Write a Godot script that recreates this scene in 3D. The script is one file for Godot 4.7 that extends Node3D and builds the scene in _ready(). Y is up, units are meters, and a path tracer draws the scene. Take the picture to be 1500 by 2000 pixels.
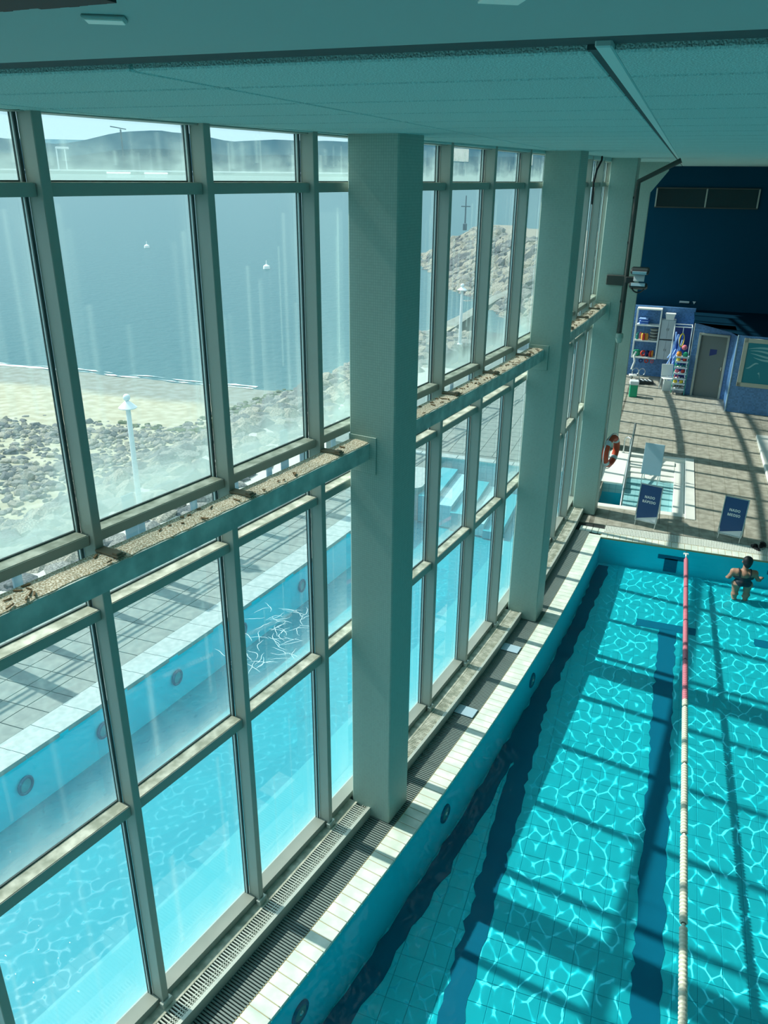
extends Node3D
# Indoor pool hall with a curved glass front above an outdoor pool, a beach and a bay. y up, metres; d below means "ahead", z = -d.

const KA := -0.00721177
const KB := 0.29232776
const KC := -3.47023939
const WL := -0.05
var M := {}
var taken := {}
var org := {}
var rng := RandomNumberGenerator.new()
var cam: Camera3D

# ------------------------------------------------------------------ geometry collector
class G:
	var v := PackedVector3Array()
	var n := PackedVector3Array()
	var uv := PackedVector2Array()
	var col := PackedColorArray()
	var ix := PackedInt32Array()
	var tint := Color(1, 1, 1)
	func vert(p: Vector3, nn: Vector3, u := Vector2.ZERO) -> int:
		v.append(p); n.append(nn); uv.append(u); col.append(tint)
		return v.size() - 1
	func tri_i(a: int, b: int, c: int) -> void:   # a b c counter-clockwise seen from outside
		ix.append(a); ix.append(c); ix.append(b)
	func tri(a: Vector3, b: Vector3, c: Vector3) -> void:
		var nn := (b - a).cross(c - a).normalized()
		tri_i(vert(a, nn), vert(b, nn), vert(c, nn))
	func quad(a: Vector3, b: Vector3, c: Vector3, d: Vector3) -> void:
		var nn := (c - a).cross(d - b).normalized()
		var i := vert(a, nn, Vector2(0, 1)); vert(b, nn, Vector2(1, 1)); vert(c, nn, Vector2(1, 0)); vert(d, nn, Vector2(0, 0))
		tri_i(i, i + 1, i + 2); tri_i(i, i + 2, i + 3)
	func fan(p: Array) -> void:
		for k in range(1, p.size() - 1):
			tri(p[0], p[k], p[k + 1])
	func box(t: Transform3D, s: Vector3, bev := 0.0) -> void:
		var h := s * 0.5
		var b: float = minf(bev, minf(h.x, minf(h.y, h.z)) * 0.9)
		var ax := [Vector3.RIGHT, Vector3.UP, Vector3.BACK]
		for a in 3:
			for sg in [-1.0, 1.0]:
				var u: Vector3 = ax[(a + 1) % 3]; var w: Vector3 = ax[(a + 2) % 3]
				var c: Vector3 = ax[a] * h[a] * sg
				var hu: float = h[(a + 1) % 3] - b; var hw: float = h[(a + 2) % 3] - b
				var q := [c - u * hu - w * hw, c + u * hu - w * hw, c + u * hu + w * hw, c - u * hu + w * hw]
				if sg < 0: q.reverse()
				quad(t * q[0], t * q[1], t * q[2], t * q[3])
		if b <= 0.0: return
		for a in 3:
			var e: Vector3 = ax[a]; var u: Vector3 = ax[(a + 1) % 3]; var w: Vector3 = ax[(a + 2) % 3]
			var he: float = h[a] - b; var hu: float = h[(a + 1) % 3]; var hw: float = h[(a + 2) % 3]
			for su in [-1.0, 1.0]:
				for sw in [-1.0, 1.0]:
					var p: Vector3 = u * su * hu + w * sw * (hw - b)
					var r: Vector3 = u * su * (hu - b) + w * sw * hw
					var q := [p - e * he, p + e * he, r + e * he, r - e * he]
					if su * sw > 0: q.reverse()
					quad(t * q[0], t * q[1], t * q[2], t * q[3])
		for sx in [-1.0, 1.0]:
			for sy in [-1.0, 1.0]:
				for sz in [-1.0, 1.0]:
					var p := [Vector3(sx * h.x, sy * (h.y - b), sz * (h.z - b)), Vector3(sx * (h.x - b), sy * h.y, sz * (h.z - b)), Vector3(sx * (h.x - b), sy * (h.y - b), sz * h.z)]
					if sx * sy * sz < 0: p.reverse()
					tri(t * p[0], t * p[1], t * p[2])
	func abox(c: Vector3, s: Vector3, bev := 0.0) -> void:
		box(Transform3D(Basis(), c), s, bev)
	func loft(rings: Array, caps := true) -> void:   # rings: arrays of points, each ring counter-clockwise seen from its start side reversed
		for r in range(rings.size() - 1):
			var a: Array = rings[r]; var b: Array = rings[r + 1]
			for k in a.size():
				var k2 := (k + 1) % a.size()
				quad(a[k], a[k2], b[k2], b[k])
		if caps:
			var f: Array = rings[0].duplicate(); f.reverse(); fan(f)
			fan(rings[rings.size() - 1])
	func tube(p: Array, r, sides := 8, caps := true) -> void:
		var pr := Vector3.ZERO
		var start := v.size()
		for i in p.size():
			var t: Vector3
			if i == 0: t = p[1] - p[0]
			elif i == p.size() - 1: t = p[i] - p[i - 1]
			else: t = (p[i + 1] - p[i]).normalized() + (p[i] - p[i - 1]).normalized()
			t = t.normalized()
			if i == 0: pr = t.cross(Vector3.UP if absf(t.y) < 0.9 else Vector3.RIGHT).normalized()
			else: pr = (pr - t * pr.dot(t)).normalized()
			var q := t.cross(pr)
			var rr: float = r[i] if r is Array else r
			for k in sides:
				var a := TAU * k / sides
				var nn := pr * cos(a) + q * sin(a)
				vert(p[i] + nn * rr, nn, Vector2(float(k) / sides, i))
		for i in p.size() - 1:
			for k in sides:
				var a := start + i * sides + k; var b := start + i * sides + (k + 1) % sides
				tri_i(a, b, b + sides); tri_i(a, b + sides, a + sides)
		if caps:
			var f := []; var l := []
			for k in sides:
				f.append(v[start + sides - 1 - k]); l.append(v[start + (p.size() - 1) * sides + k])
			fan(f); fan(l)
	func lathe(t: Transform3D, prof: Array, sides := 16) -> void:   # prof: Vector2(r, y) from bottom to top along the outside
		for i in prof.size() - 1:
			var a: Vector2 = prof[i]; var b: Vector2 = prof[i + 1]
			var nr := Vector2(b.y - a.y, a.x - b.x).normalized()
			var s := v.size()
			for k in sides + 1:
				var c := cos(TAU * k / sides); var sn := sin(TAU * k / sides)
				var nn := (t.basis * Vector3(c * nr.x, nr.y, -sn * nr.x)).normalized()
				vert(t * Vector3(c * a.x, a.y, -sn * a.x), nn); vert(t * Vector3(c * b.x, b.y, -sn * b.x), nn)
			for k in sides:
				var o := s + k * 2
				tri_i(o, o + 2, o + 3); tri_i(o, o + 3, o + 1)
	func torus(t: Transform3D, R: float, r: float, a0 := 0.0, a1 := TAU, ns := 32, nt := 10) -> void:
		var s := v.size()
		for i in ns + 1:
			var a := a0 + (a1 - a0) * i / ns
			var c := Vector3(cos(a), sin(a), 0)
			for k in nt:
				var b := TAU * k / nt
				var nn := c * cos(b) + Vector3(0, 0, sin(b))
				vert(t * (c * R + nn * r), (t.basis * nn).normalized())
		for i in ns:
			for k in nt:
				var a := s + i * nt + k; var b := s + i * nt + (k + 1) % nt
				tri_i(a, a + nt, b + nt); tri_i(a, b + nt, b)
	func mesh(o := Vector3.ZERO) -> ArrayMesh:
		var a := []; a.resize(Mesh.ARRAY_MAX)
		var vv := v
		if o != Vector3.ZERO:
			vv = PackedVector3Array(); vv.resize(v.size())
			for i in v.size(): vv[i] = v[i] - o
		a[Mesh.ARRAY_VERTEX] = vv; a[Mesh.ARRAY_NORMAL] = n; a[Mesh.ARRAY_TEX_UV] = uv; a[Mesh.ARRAY_INDEX] = ix; a[Mesh.ARRAY_COLOR] = col
		var m := ArrayMesh.new()
		m.add_surface_from_arrays(Mesh.PRIMITIVE_TRIANGLES, a)
		return m

# ------------------------------------------------------------------ naming and tagging
func numbered(s: String) -> String:
	if not taken.has(s):
		taken[s] = 0
		return s
	taken[s] += 1
	return "%s_%03d" % [s, taken[s]]

func tag(o: Node, label := "", category := "", group := "", kind := "") -> void:
	if label: o.set_meta("label", label)
	if category: o.set_meta("category", category)
	if group: o.set_meta("group", group)
	if kind: o.set_meta("kind", kind)

func thing(called: String, label: String, category: String, at := Vector3.ZERO, turn := 0.0, group := "", kind := "") -> Node3D:
	var o := Node3D.new()
	o.name = numbered(called)
	add_child(o)
	o.position = at
	o.rotation.y = turn
	org[o] = at if turn == 0.0 else Vector3.ZERO
	tag(o, label, category, group, kind)
	return o

func obj(called: String, g, mat: Material, parent: Node = self) -> MeshInstance3D:   # g in world axes below an unturned thing, in the thing's own axes below a turned one
	var o := MeshInstance3D.new()
	var sh := Vector3.ZERO
	if parent == self:
		if g is G:
			var lo: Vector3 = g.v[0]; var hi: Vector3 = g.v[0]
			for p in g.v: lo = lo.min(p); hi = hi.max(p)
			sh = Vector3((lo.x + hi.x) / 2, lo.y, (lo.z + hi.z) / 2)
			o.position = sh
		o.name = numbered(called)
		add_child(o)
	else:
		sh = org.get(parent, Vector3.ZERO)
		o.name = called
		parent.add_child(o, true)
	org[o] = sh
	o.mesh = g.mesh(sh) if g is G else g
	o.material_override = mat
	return o

func dup(root: Node3D, label: String, at: Vector3, turn := 0.0, group := "") -> Node3D:
	var r: Node3D = root.duplicate()
	r.name = numbered(str(root.name).rstrip("0123456789").rstrip("_"))
	add_child(r)
	r.position = at; r.rotation.y = turn
	tag(r, label, "", group)
	return r

# ------------------------------------------------------------------ the curve of the glass front
func kx(d: float) -> float: return KA * d * d + KB * d + KC
func hd(d: float) -> float: return atan(2 * KA * d + KB)
func P(d: float, off: float, y: float) -> Vector3:
	var h := hd(d)
	return Vector3(kx(d) - cos(h) * off, y, -d - sin(h) * off)
func frame(d: float, off: float, y: float) -> Transform3D:   # x into the hall, z back along the front
	return Transform3D(Basis(Vector3.UP, -hd(d)), P(d, off, y))
func sweep(g: G, d0: float, d1: float, prof: Array, step := 0.6, caps := true) -> void:   # prof: Vector2(off, y), clockwise seen from the near end (off grows to the left)
	var k := maxi(1, int(ceil((d1 - d0) / step)))
	var rings := []
	for i in k + 1:
		var d := d0 + (d1 - d0) * i / k
		var r := []
		for p in prof: r.append(P(d, p.x, p.y))
		rings.append(r)
	g.loft(rings, caps)
func rect(o0: float, o1: float, y0: float, y1: float) -> Array:   # off o0 < o1
	return [Vector2(o0, y0), Vector2(o1, y0), Vector2(o1, y1), Vector2(o0, y1)]
func ox(d: float) -> float: return -8.13 + 0.222 * d - 0.003 * d * d     # far edge of the outdoor pool
func yb(d: float, dep := 1.25) -> float:
	var h := 6.8 - WL
	var th := atan(maxf(d, 0.5) / h)
	return WL - dep * tan(asin(sin(th) / 1.333)) / tan(th)
func V(x: float, y: float, d: float) -> Vector3: return Vector3(x, y, -d)
func in_view(p: Vector3, m := 1.08) -> bool:
	var q := cam.transform.affine_inverse() * p
	if q.z > -0.2: return false
	return absf(q.x / -q.z) < 750.0 / 1534.27 * m and absf(q.y / -q.z) < 1000.0 / 1534.27 * m

# ------------------------------------------------------------------ materials
func C(r: float, g: float, b: float) -> Color: return Color(r / 255.0, g / 255.0, b / 255.0)
func mat(nm: String, c: Color, rough := 0.6, metal := 0.0, spec := 0.5) -> StandardMaterial3D:
	var m := StandardMaterial3D.new()
	m.resource_name = nm
	m.albedo_color = c; m.roughness = rough; m.metallic = metal; m.metallic_specular = spec
	M[nm] = m
	return m
func noise_tex(fr: float, a: Color, b: Color, size := 256, oct := 4, type := FastNoiseLite.TYPE_SIMPLEX_SMOOTH, sd := 1, as_n := false, bump := 4.0, mid := 0.5) -> NoiseTexture2D:
	var f := FastNoiseLite.new()
	f.noise_type = type; f.frequency = fr; f.fractal_octaves = oct; f.seed = sd
	if type == FastNoiseLite.TYPE_CELLULAR: f.cellular_return_type = FastNoiseLite.RETURN_CELL_VALUE
	var t := NoiseTexture2D.new()
	t.width = size; t.height = size; t.seamless = true; t.noise = f
	if as_n:
		t.as_normal_map = true; t.bump_strength = bump
	else:
		var gr := Gradient.new()
		gr.set_color(0, a); gr.set_color(1, b)
		gr.set_offset(0, maxf(0.0, mid - 0.3)); gr.set_offset(1, minf(1.0, mid + 0.3))
		t.color_ramp = gr
	return t
func tri_map(m: StandardMaterial3D, t: Texture2D, scale: float, world := true) -> void:
	m.albedo_texture = t
	m.uv1_triplanar = true; m.uv1_world_triplanar = world
	m.uv1_scale = Vector3.ONE * scale
func tri_normal(m: StandardMaterial3D, t: Texture2D, s: float) -> void:
	m.normal_enabled = true; m.normal_texture = t; m.normal_scale = s
func grid_tex(px: int, cells: int, tile: Color, joint: Color, jw: int, vary: float, sd := 3) -> ImageTexture:
	var im := Image.create(px, px, false, Image.FORMAT_RGB8)
	im.fill(joint)
	var r := RandomNumberGenerator.new(); r.seed = sd
	var s := px / cells
	for i in cells:
		for j in cells:
			var k := 1.0 + r.randf_range(-vary, vary)
			im.fill_rect(Rect2i(i * s, j * s, s - jw, s - jw), Color(tile.r * k, tile.g * k, tile.b * k))
	return ImageTexture.create_from_image(im)
func caustic_normal_map(px: int, waves: int, kmax: int, focus: float, lo: float, hi: float, sx: float, sz: float, sd: int) -> ImageTexture:
	# caustic light put into the pool floor normals: bundles of light bent by a rippled sheet, gathered on a grid, set how far each spot leans towards (sx, sz)
	var r := RandomNumberGenerator.new(); r.seed = sd
	var wv := []
	for i in waves:
		var k := Vector2(r.randi_range(-kmax, kmax), r.randi_range(-kmax, kmax))
		if k.length() < 1.5: k = Vector2(2, -3)
		wv.append([k * TAU, r.randf() * TAU, 1.0 / pow(k.length(), 1.35)])
	var cnt := PackedFloat32Array(); cnt.resize(px * px)
	var sub := 2
	var N := px * sub
	for j in N:
		for i in N:
			var p := Vector2((i + 0.5) / N, (j + 0.5) / N)
			var gr := Vector2.ZERO
			for w in wv:
				var kk: Vector2 = w[0]
				gr += kk * (cos(kk.dot(p) + w[1]) * w[2])
			p -= gr * focus
			var x := int(fposmod(p.x, 1.0) * px) % px
			var y := int(fposmod(p.y, 1.0) * px) % px
			cnt[y * px + x] += 1.0 / (sub * sub)
	var im := Image.create(px, px, false, Image.FORMAT_RGB8)
	for y in px:
		for x in px:
			var s := 0.0
			for o in [[0, 0, 0.4], [1, 0, 0.15], [px - 1, 0, 0.15], [0, 1, 0.15], [0, px - 1, 0.15]]:
				s += cnt[((y + o[1]) % px) * px + (x + o[0]) % px] * o[2]
			var lean: float = lerpf(lo, hi, clampf(smoothstep(0.75, 3.4, s), 0.0, 1.0))
			var nx := sx * sin(lean); var nz := sz * sin(lean)
			im.set_pixel(x, y, Color(0.5 + 0.5 * nx, 0.5 - 0.5 * nz, 0.5 + 0.5 * cos(lean)))
	return ImageTexture.create_from_image(im)
func film_tex(sd: int, base: float, low: float, reach: float, streaks: int) -> ImageTexture:
	var im := Image.create(96, 192, false, Image.FORMAT_RGBA8)
	var f := FastNoiseLite.new(); f.seed = sd; f.frequency = 0.02; f.fractal_octaves = 4
	var r := RandomNumberGenerator.new(); r.seed = sd
	var st := []
	for i in streaks: st.append([r.randf() * 96, r.randf_range(0.6, 2.2), r.randf_range(0.05, 0.2), r.randf_range(0.0, 0.5), r.randf_range(0.6, 1.0)])
	for y in 192:
		var h := 1.0 - (y + 0.5) / 192.0
		for x in 96:
			var nz := f.get_noise_2d(x, y * 0.6) * 0.5 + 0.5
			var up := f.get_noise_2d(x * 1.7, 500 + y * 0.25) * 0.5 + 0.5
			var a := base * (0.6 + 0.8 * nz)
			a += low * exp(-h / (reach * (0.5 + up))) * (0.55 + 0.6 * nz)
			a += low * 0.25 * exp(-minf(x, 95 - x) / 5.0) * nz
			for s in st:
				if 1.0 - h > s[3] and 1.0 - h < s[4]: a += s[2] * exp(-pow((x - s[0]) / s[1], 2.0))
			im.set_pixel(x, y, Color(0.86, 0.97, 0.95, clampf(a, 0.0, 0.66)))
	return ImageTexture.create_from_image(im)

func make_materials() -> void:
	var m: StandardMaterial3D
	m = mat("column", C(158, 184, 174), 0.55)
	tri_map(m, grid_tex(512, 32, Color(1, 1, 1), Color(0.87, 0.9, 0.89), 2, 0.03), 1.35, false)
	mat("mullion", C(158, 166, 156), 0.45)
	mat("frame_light", C(168, 180, 172), 0.5, 0.2)
	m = mat("pane_glare", C(240, 248, 246), 0.7)  # translucent white that imitates a bright reflection in the pane
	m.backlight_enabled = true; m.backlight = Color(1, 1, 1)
	mat("gasket", C(74, 92, 92), 0.7)
	mat("bead", C(228, 238, 236), 0.4)
	m = mat("beam", C(204, 218, 210), 0.6)
	tri_map(m, noise_tex(0.02, Color(0.78, 0.8, 0.8), Color(1, 1, 1), 256, 5), 0.7)
	m = mat("grit", Color(1, 1, 1), 0.95)
	tri_map(m, noise_tex(0.06, C(150, 134, 100), C(255, 252, 236), 512, 3, FastNoiseLite.TYPE_SIMPLEX, 5), 1.6)
	tri_normal(m, noise_tex(0.06, Color.BLACK, Color.WHITE, 512, 3, FastNoiseLite.TYPE_SIMPLEX, 5, true, 5.0), 0.4)
	mat("rust", C(128, 116, 94), 0.85)
	mat("debris", C(126, 106, 76), 0.95)
	m = mat("board", C(184, 228, 226), 0.95)
	tri_map(m, noise_tex(0.12, Color(0.78, 0.8, 0.8), Color(1, 1, 1), 512, 3, FastNoiseLite.TYPE_SIMPLEX, 8), 1.6)
	tri_normal(m, noise_tex(0.15, Color.BLACK, Color.WHITE, 512, 3, FastNoiseLite.TYPE_SIMPLEX, 8, true, 5.0), 0.7)
	mat("soffit", C(146, 176, 174), 0.8)
	mat("void", C(52, 78, 80), 0.95)
	mat("batten", C(176, 214, 212), 0.6)
	mat("lamp_reflection_plate", C(226, 238, 230), 0.4)  # pale colour for the imitated lamp reflections
	m = mat("coping", Color(1, 1, 1), 0.35)
	tri_map(m, noise_tex(0.015, C(206, 222, 210), C(232, 240, 230), 256, 4), 0.9)
	mat("joint", C(172, 160, 120), 0.9)
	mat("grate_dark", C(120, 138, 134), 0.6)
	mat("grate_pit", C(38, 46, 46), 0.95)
	mat("grate_white", C(216, 226, 218), 0.5)
	mat("trim_metal", C(188, 198, 188), 0.45, 0.3)
	m = mat("sill", Color(1, 1, 1), 0.7)
	tri_map(m, noise_tex(0.03, C(150, 158, 140), C(212, 216, 200), 256, 5), 0.8)
	m = mat("deck", Color(1, 1, 1), 0.75)
	tri_map(m, noise_tex(0.02, C(136, 138, 126), C(168, 170, 158), 512, 5, FastNoiseLite.TYPE_SIMPLEX_SMOOTH, 4), 0.4)
	m.detail_enabled = true; m.detail_albedo = grid_tex(256, 8, Color(1, 1, 1), Color(0.9, 0.9, 0.88), 2, 0.03); m.detail_blend_mode = BaseMaterial3D.BLEND_MODE_MUL
	m = mat("pool_tile", C(26, 230, 250), 0.45)
	m.uv1_triplanar = true; m.uv1_world_triplanar = true; m.uv1_scale = Vector3(0.52, 0.5, 0.34)
	tri_normal(m, caustic_normal_map(512, 64, 13, 0.00062, deg_to_rad(27), deg_to_rad(-40), 0.985, -0.17, 11), 1.0)  # bright caustic lines put into the tile normals; the tiles are flat
	mat("pool_wall", C(0, 214, 236), 0.4)
	mat("pool_grout", C(10, 214, 234), 0.8)
	mat("pool_line", C(0, 102, 132), 0.6, 0.0, 0.2)
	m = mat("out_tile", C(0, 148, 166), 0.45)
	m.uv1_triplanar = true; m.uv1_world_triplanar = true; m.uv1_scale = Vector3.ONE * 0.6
	tri_normal(m, caustic_normal_map(256, 50, 12, 0.0005, deg_to_rad(6), deg_to_rad(-26), 0.985, -0.17, 23), 1.0)  # caustic light put into the outdoor floor normals as well
	mat("out_wall", C(0, 222, 246), 0.5)  # lighter than the floor: light scattered underwater is mixed into the colour
	mat("out_step", C(44, 164, 178), 0.5)
	mat("out_ring", C(10, 110, 140), 0.5)
	var wn := noise_tex(0.012, Color.BLACK, Color.WHITE, 512, 4, FastNoiseLite.TYPE_SIMPLEX_SMOOTH, 6, true, 6.0)
	m = mat("water", Color(0.0, 0.6, 0.7, 0.01), 0.03, 0.0, 0.24)
	m.transparency = BaseMaterial3D.TRANSPARENCY_ALPHA
	m.uv1_triplanar = true; m.uv1_world_triplanar = true; m.uv1_scale = Vector3.ONE * 0.35
	tri_normal(m, wn, 0.35)
	m = mat("out_water", Color(0.0, 0.6, 0.7, 0.01), 0.06, 0.0, 0.4)
	m.transparency = BaseMaterial3D.TRANSPARENCY_ALPHA
	m.uv1_triplanar = true; m.uv1_world_triplanar = true; m.uv1_scale = Vector3.ONE * 0.9
	tri_normal(m, wn, 0.9)
	m = mat("sea", C(38, 92, 100), 0.36, 0.0, 0.34)
	m.uv1_triplanar = true; m.uv1_world_triplanar = true; m.uv1_scale = Vector3.ONE * 0.05
	tri_normal(m, noise_tex(0.03, Color.BLACK, Color.WHITE, 512, 4, FastNoiseLite.TYPE_SIMPLEX_SMOOTH, 9, true, 5.0), 0.3)
	mat("foam", C(214, 240, 242), 0.9)
	m = mat("sand", Color(1, 1, 1), 0.95)
	tri_map(m, noise_tex(0.02, Color(0.86, 0.84, 0.8), Color(1, 1, 1), 512, 5), 0.12)
	m.vertex_color_use_as_albedo = true
	for k in 4:
		m = mat("rock%d" % k, [C(150, 156, 150), C(112, 122, 124), C(176, 176, 160), C(104, 124, 92)][k], 0.9)
		tri_map(m, noise_tex(0.03, Color(0.55, 0.56, 0.58), Color(1, 1, 1), 256, 4, FastNoiseLite.TYPE_SIMPLEX, 20 + k), 0.9, false)
	m = mat("paver", Color(1, 1, 1), 0.85)
	tri_map(m, noise_tex(0.03, C(116, 134, 132), C(132, 150, 146), 256, 5), 0.6)
	mat("paver_joint", C(116, 134, 132), 0.95)
	m = mat("out_coping", Color(1, 1, 1), 0.6)
	tri_map(m, noise_tex(0.03, C(142, 166, 166), C(160, 182, 182), 256, 4), 0.8)
	mat("promenade", C(180, 186, 178), 0.9)
	mat("post", C(120, 150, 166), 0.5, 0.2)
	mat("lamp_white", C(226, 238, 240), 0.45)
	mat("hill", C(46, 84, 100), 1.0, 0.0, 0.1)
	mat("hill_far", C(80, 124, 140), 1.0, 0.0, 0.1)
	mat("quay", C(178, 198, 202), 0.9)
	mat("shed", C(236, 242, 242), 0.8)
	mat("crane", C(96, 118, 128), 0.7)
	m = mat("blue_tile", C(92, 144, 196), 0.45)
	tri_map(m, grid_tex(256, 16, Color(0.95, 0.95, 0.95), Color(0.8, 0.85, 0.9), 2, 0.12, 9), 1.2)
	mat("navy", C(10, 66, 90), 0.9, 0.0, 0.2)
	mat("cabin_top", C(6, 40, 58), 0.95, 0.0, 0.1)
	mat("dark_glass", C(20, 40, 44), 0.15)
	mat("wall", C(228, 240, 236), 0.85)
	mat("door", C(104, 116, 112), 0.6)
	mat("door_frame", C(170, 178, 166), 0.6)
	mat("white", C(232, 238, 234), 0.5)
	mat("paper", C(206, 218, 222), 0.8)
	mat("sign_blue", C(28, 74, 122), 0.5)
	mat("pale_board", C(160, 192, 206), 0.6)
	mat("steel", C(196, 206, 206), 0.25, 0.85)
	mat("dark_plastic", C(34, 46, 48), 0.55)
	mat("bracket", C(62, 70, 66), 0.6)
	mat("rubber", C(24, 30, 34), 0.7)
	mat("buoy", C(200, 76, 44), 0.55)
	mat("rope_red", C(214, 132, 148), 0.5)
	mat("rope_white", C(226, 226, 208), 0.5)
	mat("spa_white", C(230, 236, 230), 0.45)
	m = mat("spa_tile", C(150, 208, 214), 0.35)
	tri_map(m, grid_tex(128, 4, Color(1, 1, 1), Color(0.78, 0.86, 0.88), 2, 0.05), 1.6)
	mat("spa_deep", C(0, 196, 224), 0.4)
	mat("locker", C(188, 202, 206), 0.6)
	mat("teal_print", C(0, 124, 140), 0.5)
	mat("print_pale", C(120, 178, 186), 0.6)
	var cs := {"c_blue": C(40, 96, 190), "c_light_blue": C(150, 192, 250), "c_green": C(20, 160, 120), "c_red": C(206, 66, 56), "c_yellow": C(232, 206, 70), "c_orange": C(232, 150, 60), "c_pink": C(220, 120, 136), "c_teal": C(20, 130, 130), "c_grey": C(150, 156, 150), "c_navy": C(28, 50, 110)}
	for k in cs: mat(k, cs[k], 0.6)
	m = mat("skin", C(164, 128, 106), 0.55)
	m.subsurf_scatter_enabled = true; m.subsurf_scatter_strength = 0.08
	mat("swimsuit", C(14, 34, 50), 0.6)
	mat("hair", C(18, 30, 36), 0.6)
	m = mat("glass", Color(0.75, 0.95, 0.92, 0.05), 0.02)
	m.transparency = BaseMaterial3D.TRANSPARENCY_ALPHA
	for k in 9:
		m = mat("film%d" % k, Color(1, 1, 1), 0.9, 0.0, 0.1)
		m.transparency = BaseMaterial3D.TRANSPARENCY_ALPHA
		var row := k / 3
		m.albedo_texture = film_tex(40 + k, [0.03, 0.04, 0.012][row], [1.25, 1.4, 0.55][row], [0.12, 0.3, 0.1][row], [9, 8, 3][row])
		m.texture_repeat = false
		m.backlight_enabled = true; m.backlight = Color(1, 1, 1)

# ------------------------------------------------------------------ camera, sky, sun
func make_view() -> void:
	cam = Camera3D.new()
	cam.name = "camera"
	var yaw := 0.339335; var pitch := 0.402411; var roll := 0.01015
	var f0 := Vector3(-sin(yaw), 0, -cos(yaw)); var r0 := Vector3(cos(yaw), 0, -sin(yaw))
	var f := f0 * cos(pitch) - Vector3.UP * sin(pitch); var u := Vector3.UP * cos(pitch) + f0 * sin(pitch)
	var r := r0 * cos(roll) + u * sin(roll); u = u * cos(roll) - r0 * sin(roll)
	cam.transform = Transform3D(Basis(r, u, -f), Vector3(0, 6.8, 0))
	cam.fov = rad_to_deg(2 * atan(1000.0 / 1534.27))
	cam.near = 0.05; cam.far = 9000
	add_child(cam)
	var e := Environment.new()
	e.tonemap_mode = Environment.TONE_MAPPER_LINEAR
	e.tonemap_exposure = 1.0
	e.sdfgi_enabled = true; e.ssao_enabled = true; e.ssil_enabled = true
	e.background_mode = Environment.BG_SKY
	var sm := ProceduralSkyMaterial.new()
	sm.sky_top_color = C(186, 218, 230); sm.sky_horizon_color = C(160, 198, 208)
	sm.ground_bottom_color = C(90, 120, 125); sm.ground_horizon_color = C(170, 205, 210)
	sm.sky_curve = 0.25
	sm.sun_angle_max = 6.0
	sm.sky_energy_multiplier = 1.3
	var im := Image.create(512, 256, false, Image.FORMAT_RGBA8)
	var fn := FastNoiseLite.new(); fn.seed = 5; fn.frequency = 1.0; fn.fractal_octaves = 5
	for y in 256:
		var el := (0.5 - (y + 0.5) / 256.0) * PI
		for x in 512:
			var a := (x + 0.5) / 512.0 * TAU
			var p := Vector3(cos(a) * cos(el) * 1.6, sin(el) * 9.0, sin(a) * cos(el) * 1.6)
			var c := smoothstep(0.0, 0.42, fn.get_noise_3dv(p)) if el > 0.0 else 0.0
			im.set_pixel(x, y, Color(0.92, 0.97, 0.97, c * 0.34))
	sm.sky_cover = ImageTexture.create_from_image(im)
	var sk := Sky.new(); sk.sky_material = sm
	e.sky = sk
	var we := WorldEnvironment.new(); we.name = "surroundings"; we.environment = e
	add_child(we)
	var sun := DirectionalLight3D.new(); sun.name = "sun"
	var az := 0.17; var el := deg_to_rad(45.0)
	var dir := Vector3(cos(el) / sqrt(1 + az * az), -sin(el), az * cos(el) / sqrt(1 + az * az))
	sun.look_at_from_position(Vector3.ZERO, dir, Vector3.UP)
	sun.light_color = Color(1.0, 0.985, 0.93)
	sun.light_energy = 1.75
	sun.light_angular_distance = 1.0
	sun.shadow_enabled = true
	add_child(sun)

# ------------------------------------------------------------------ hall
const MULL := [-2.45, -1.25, -0.05, 1.16, 2.38, 3.6, 4.84, 6.02, 7.23, 8.44, 9.66, 10.92, 12.15, 13.38, 14.6, 15.76, 17.05, 18.3, 19.55, 20.8, 22.05, 23.3, 24.55, 25.8, 27.05, 28.3, 29.6, 30.9]
const COLD := [6.65, 11.715, 16.74, 21.72]
const CEIL := 7.1

func ceil_y(d: float) -> float: return 7.088 + 0.0055 * d

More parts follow.
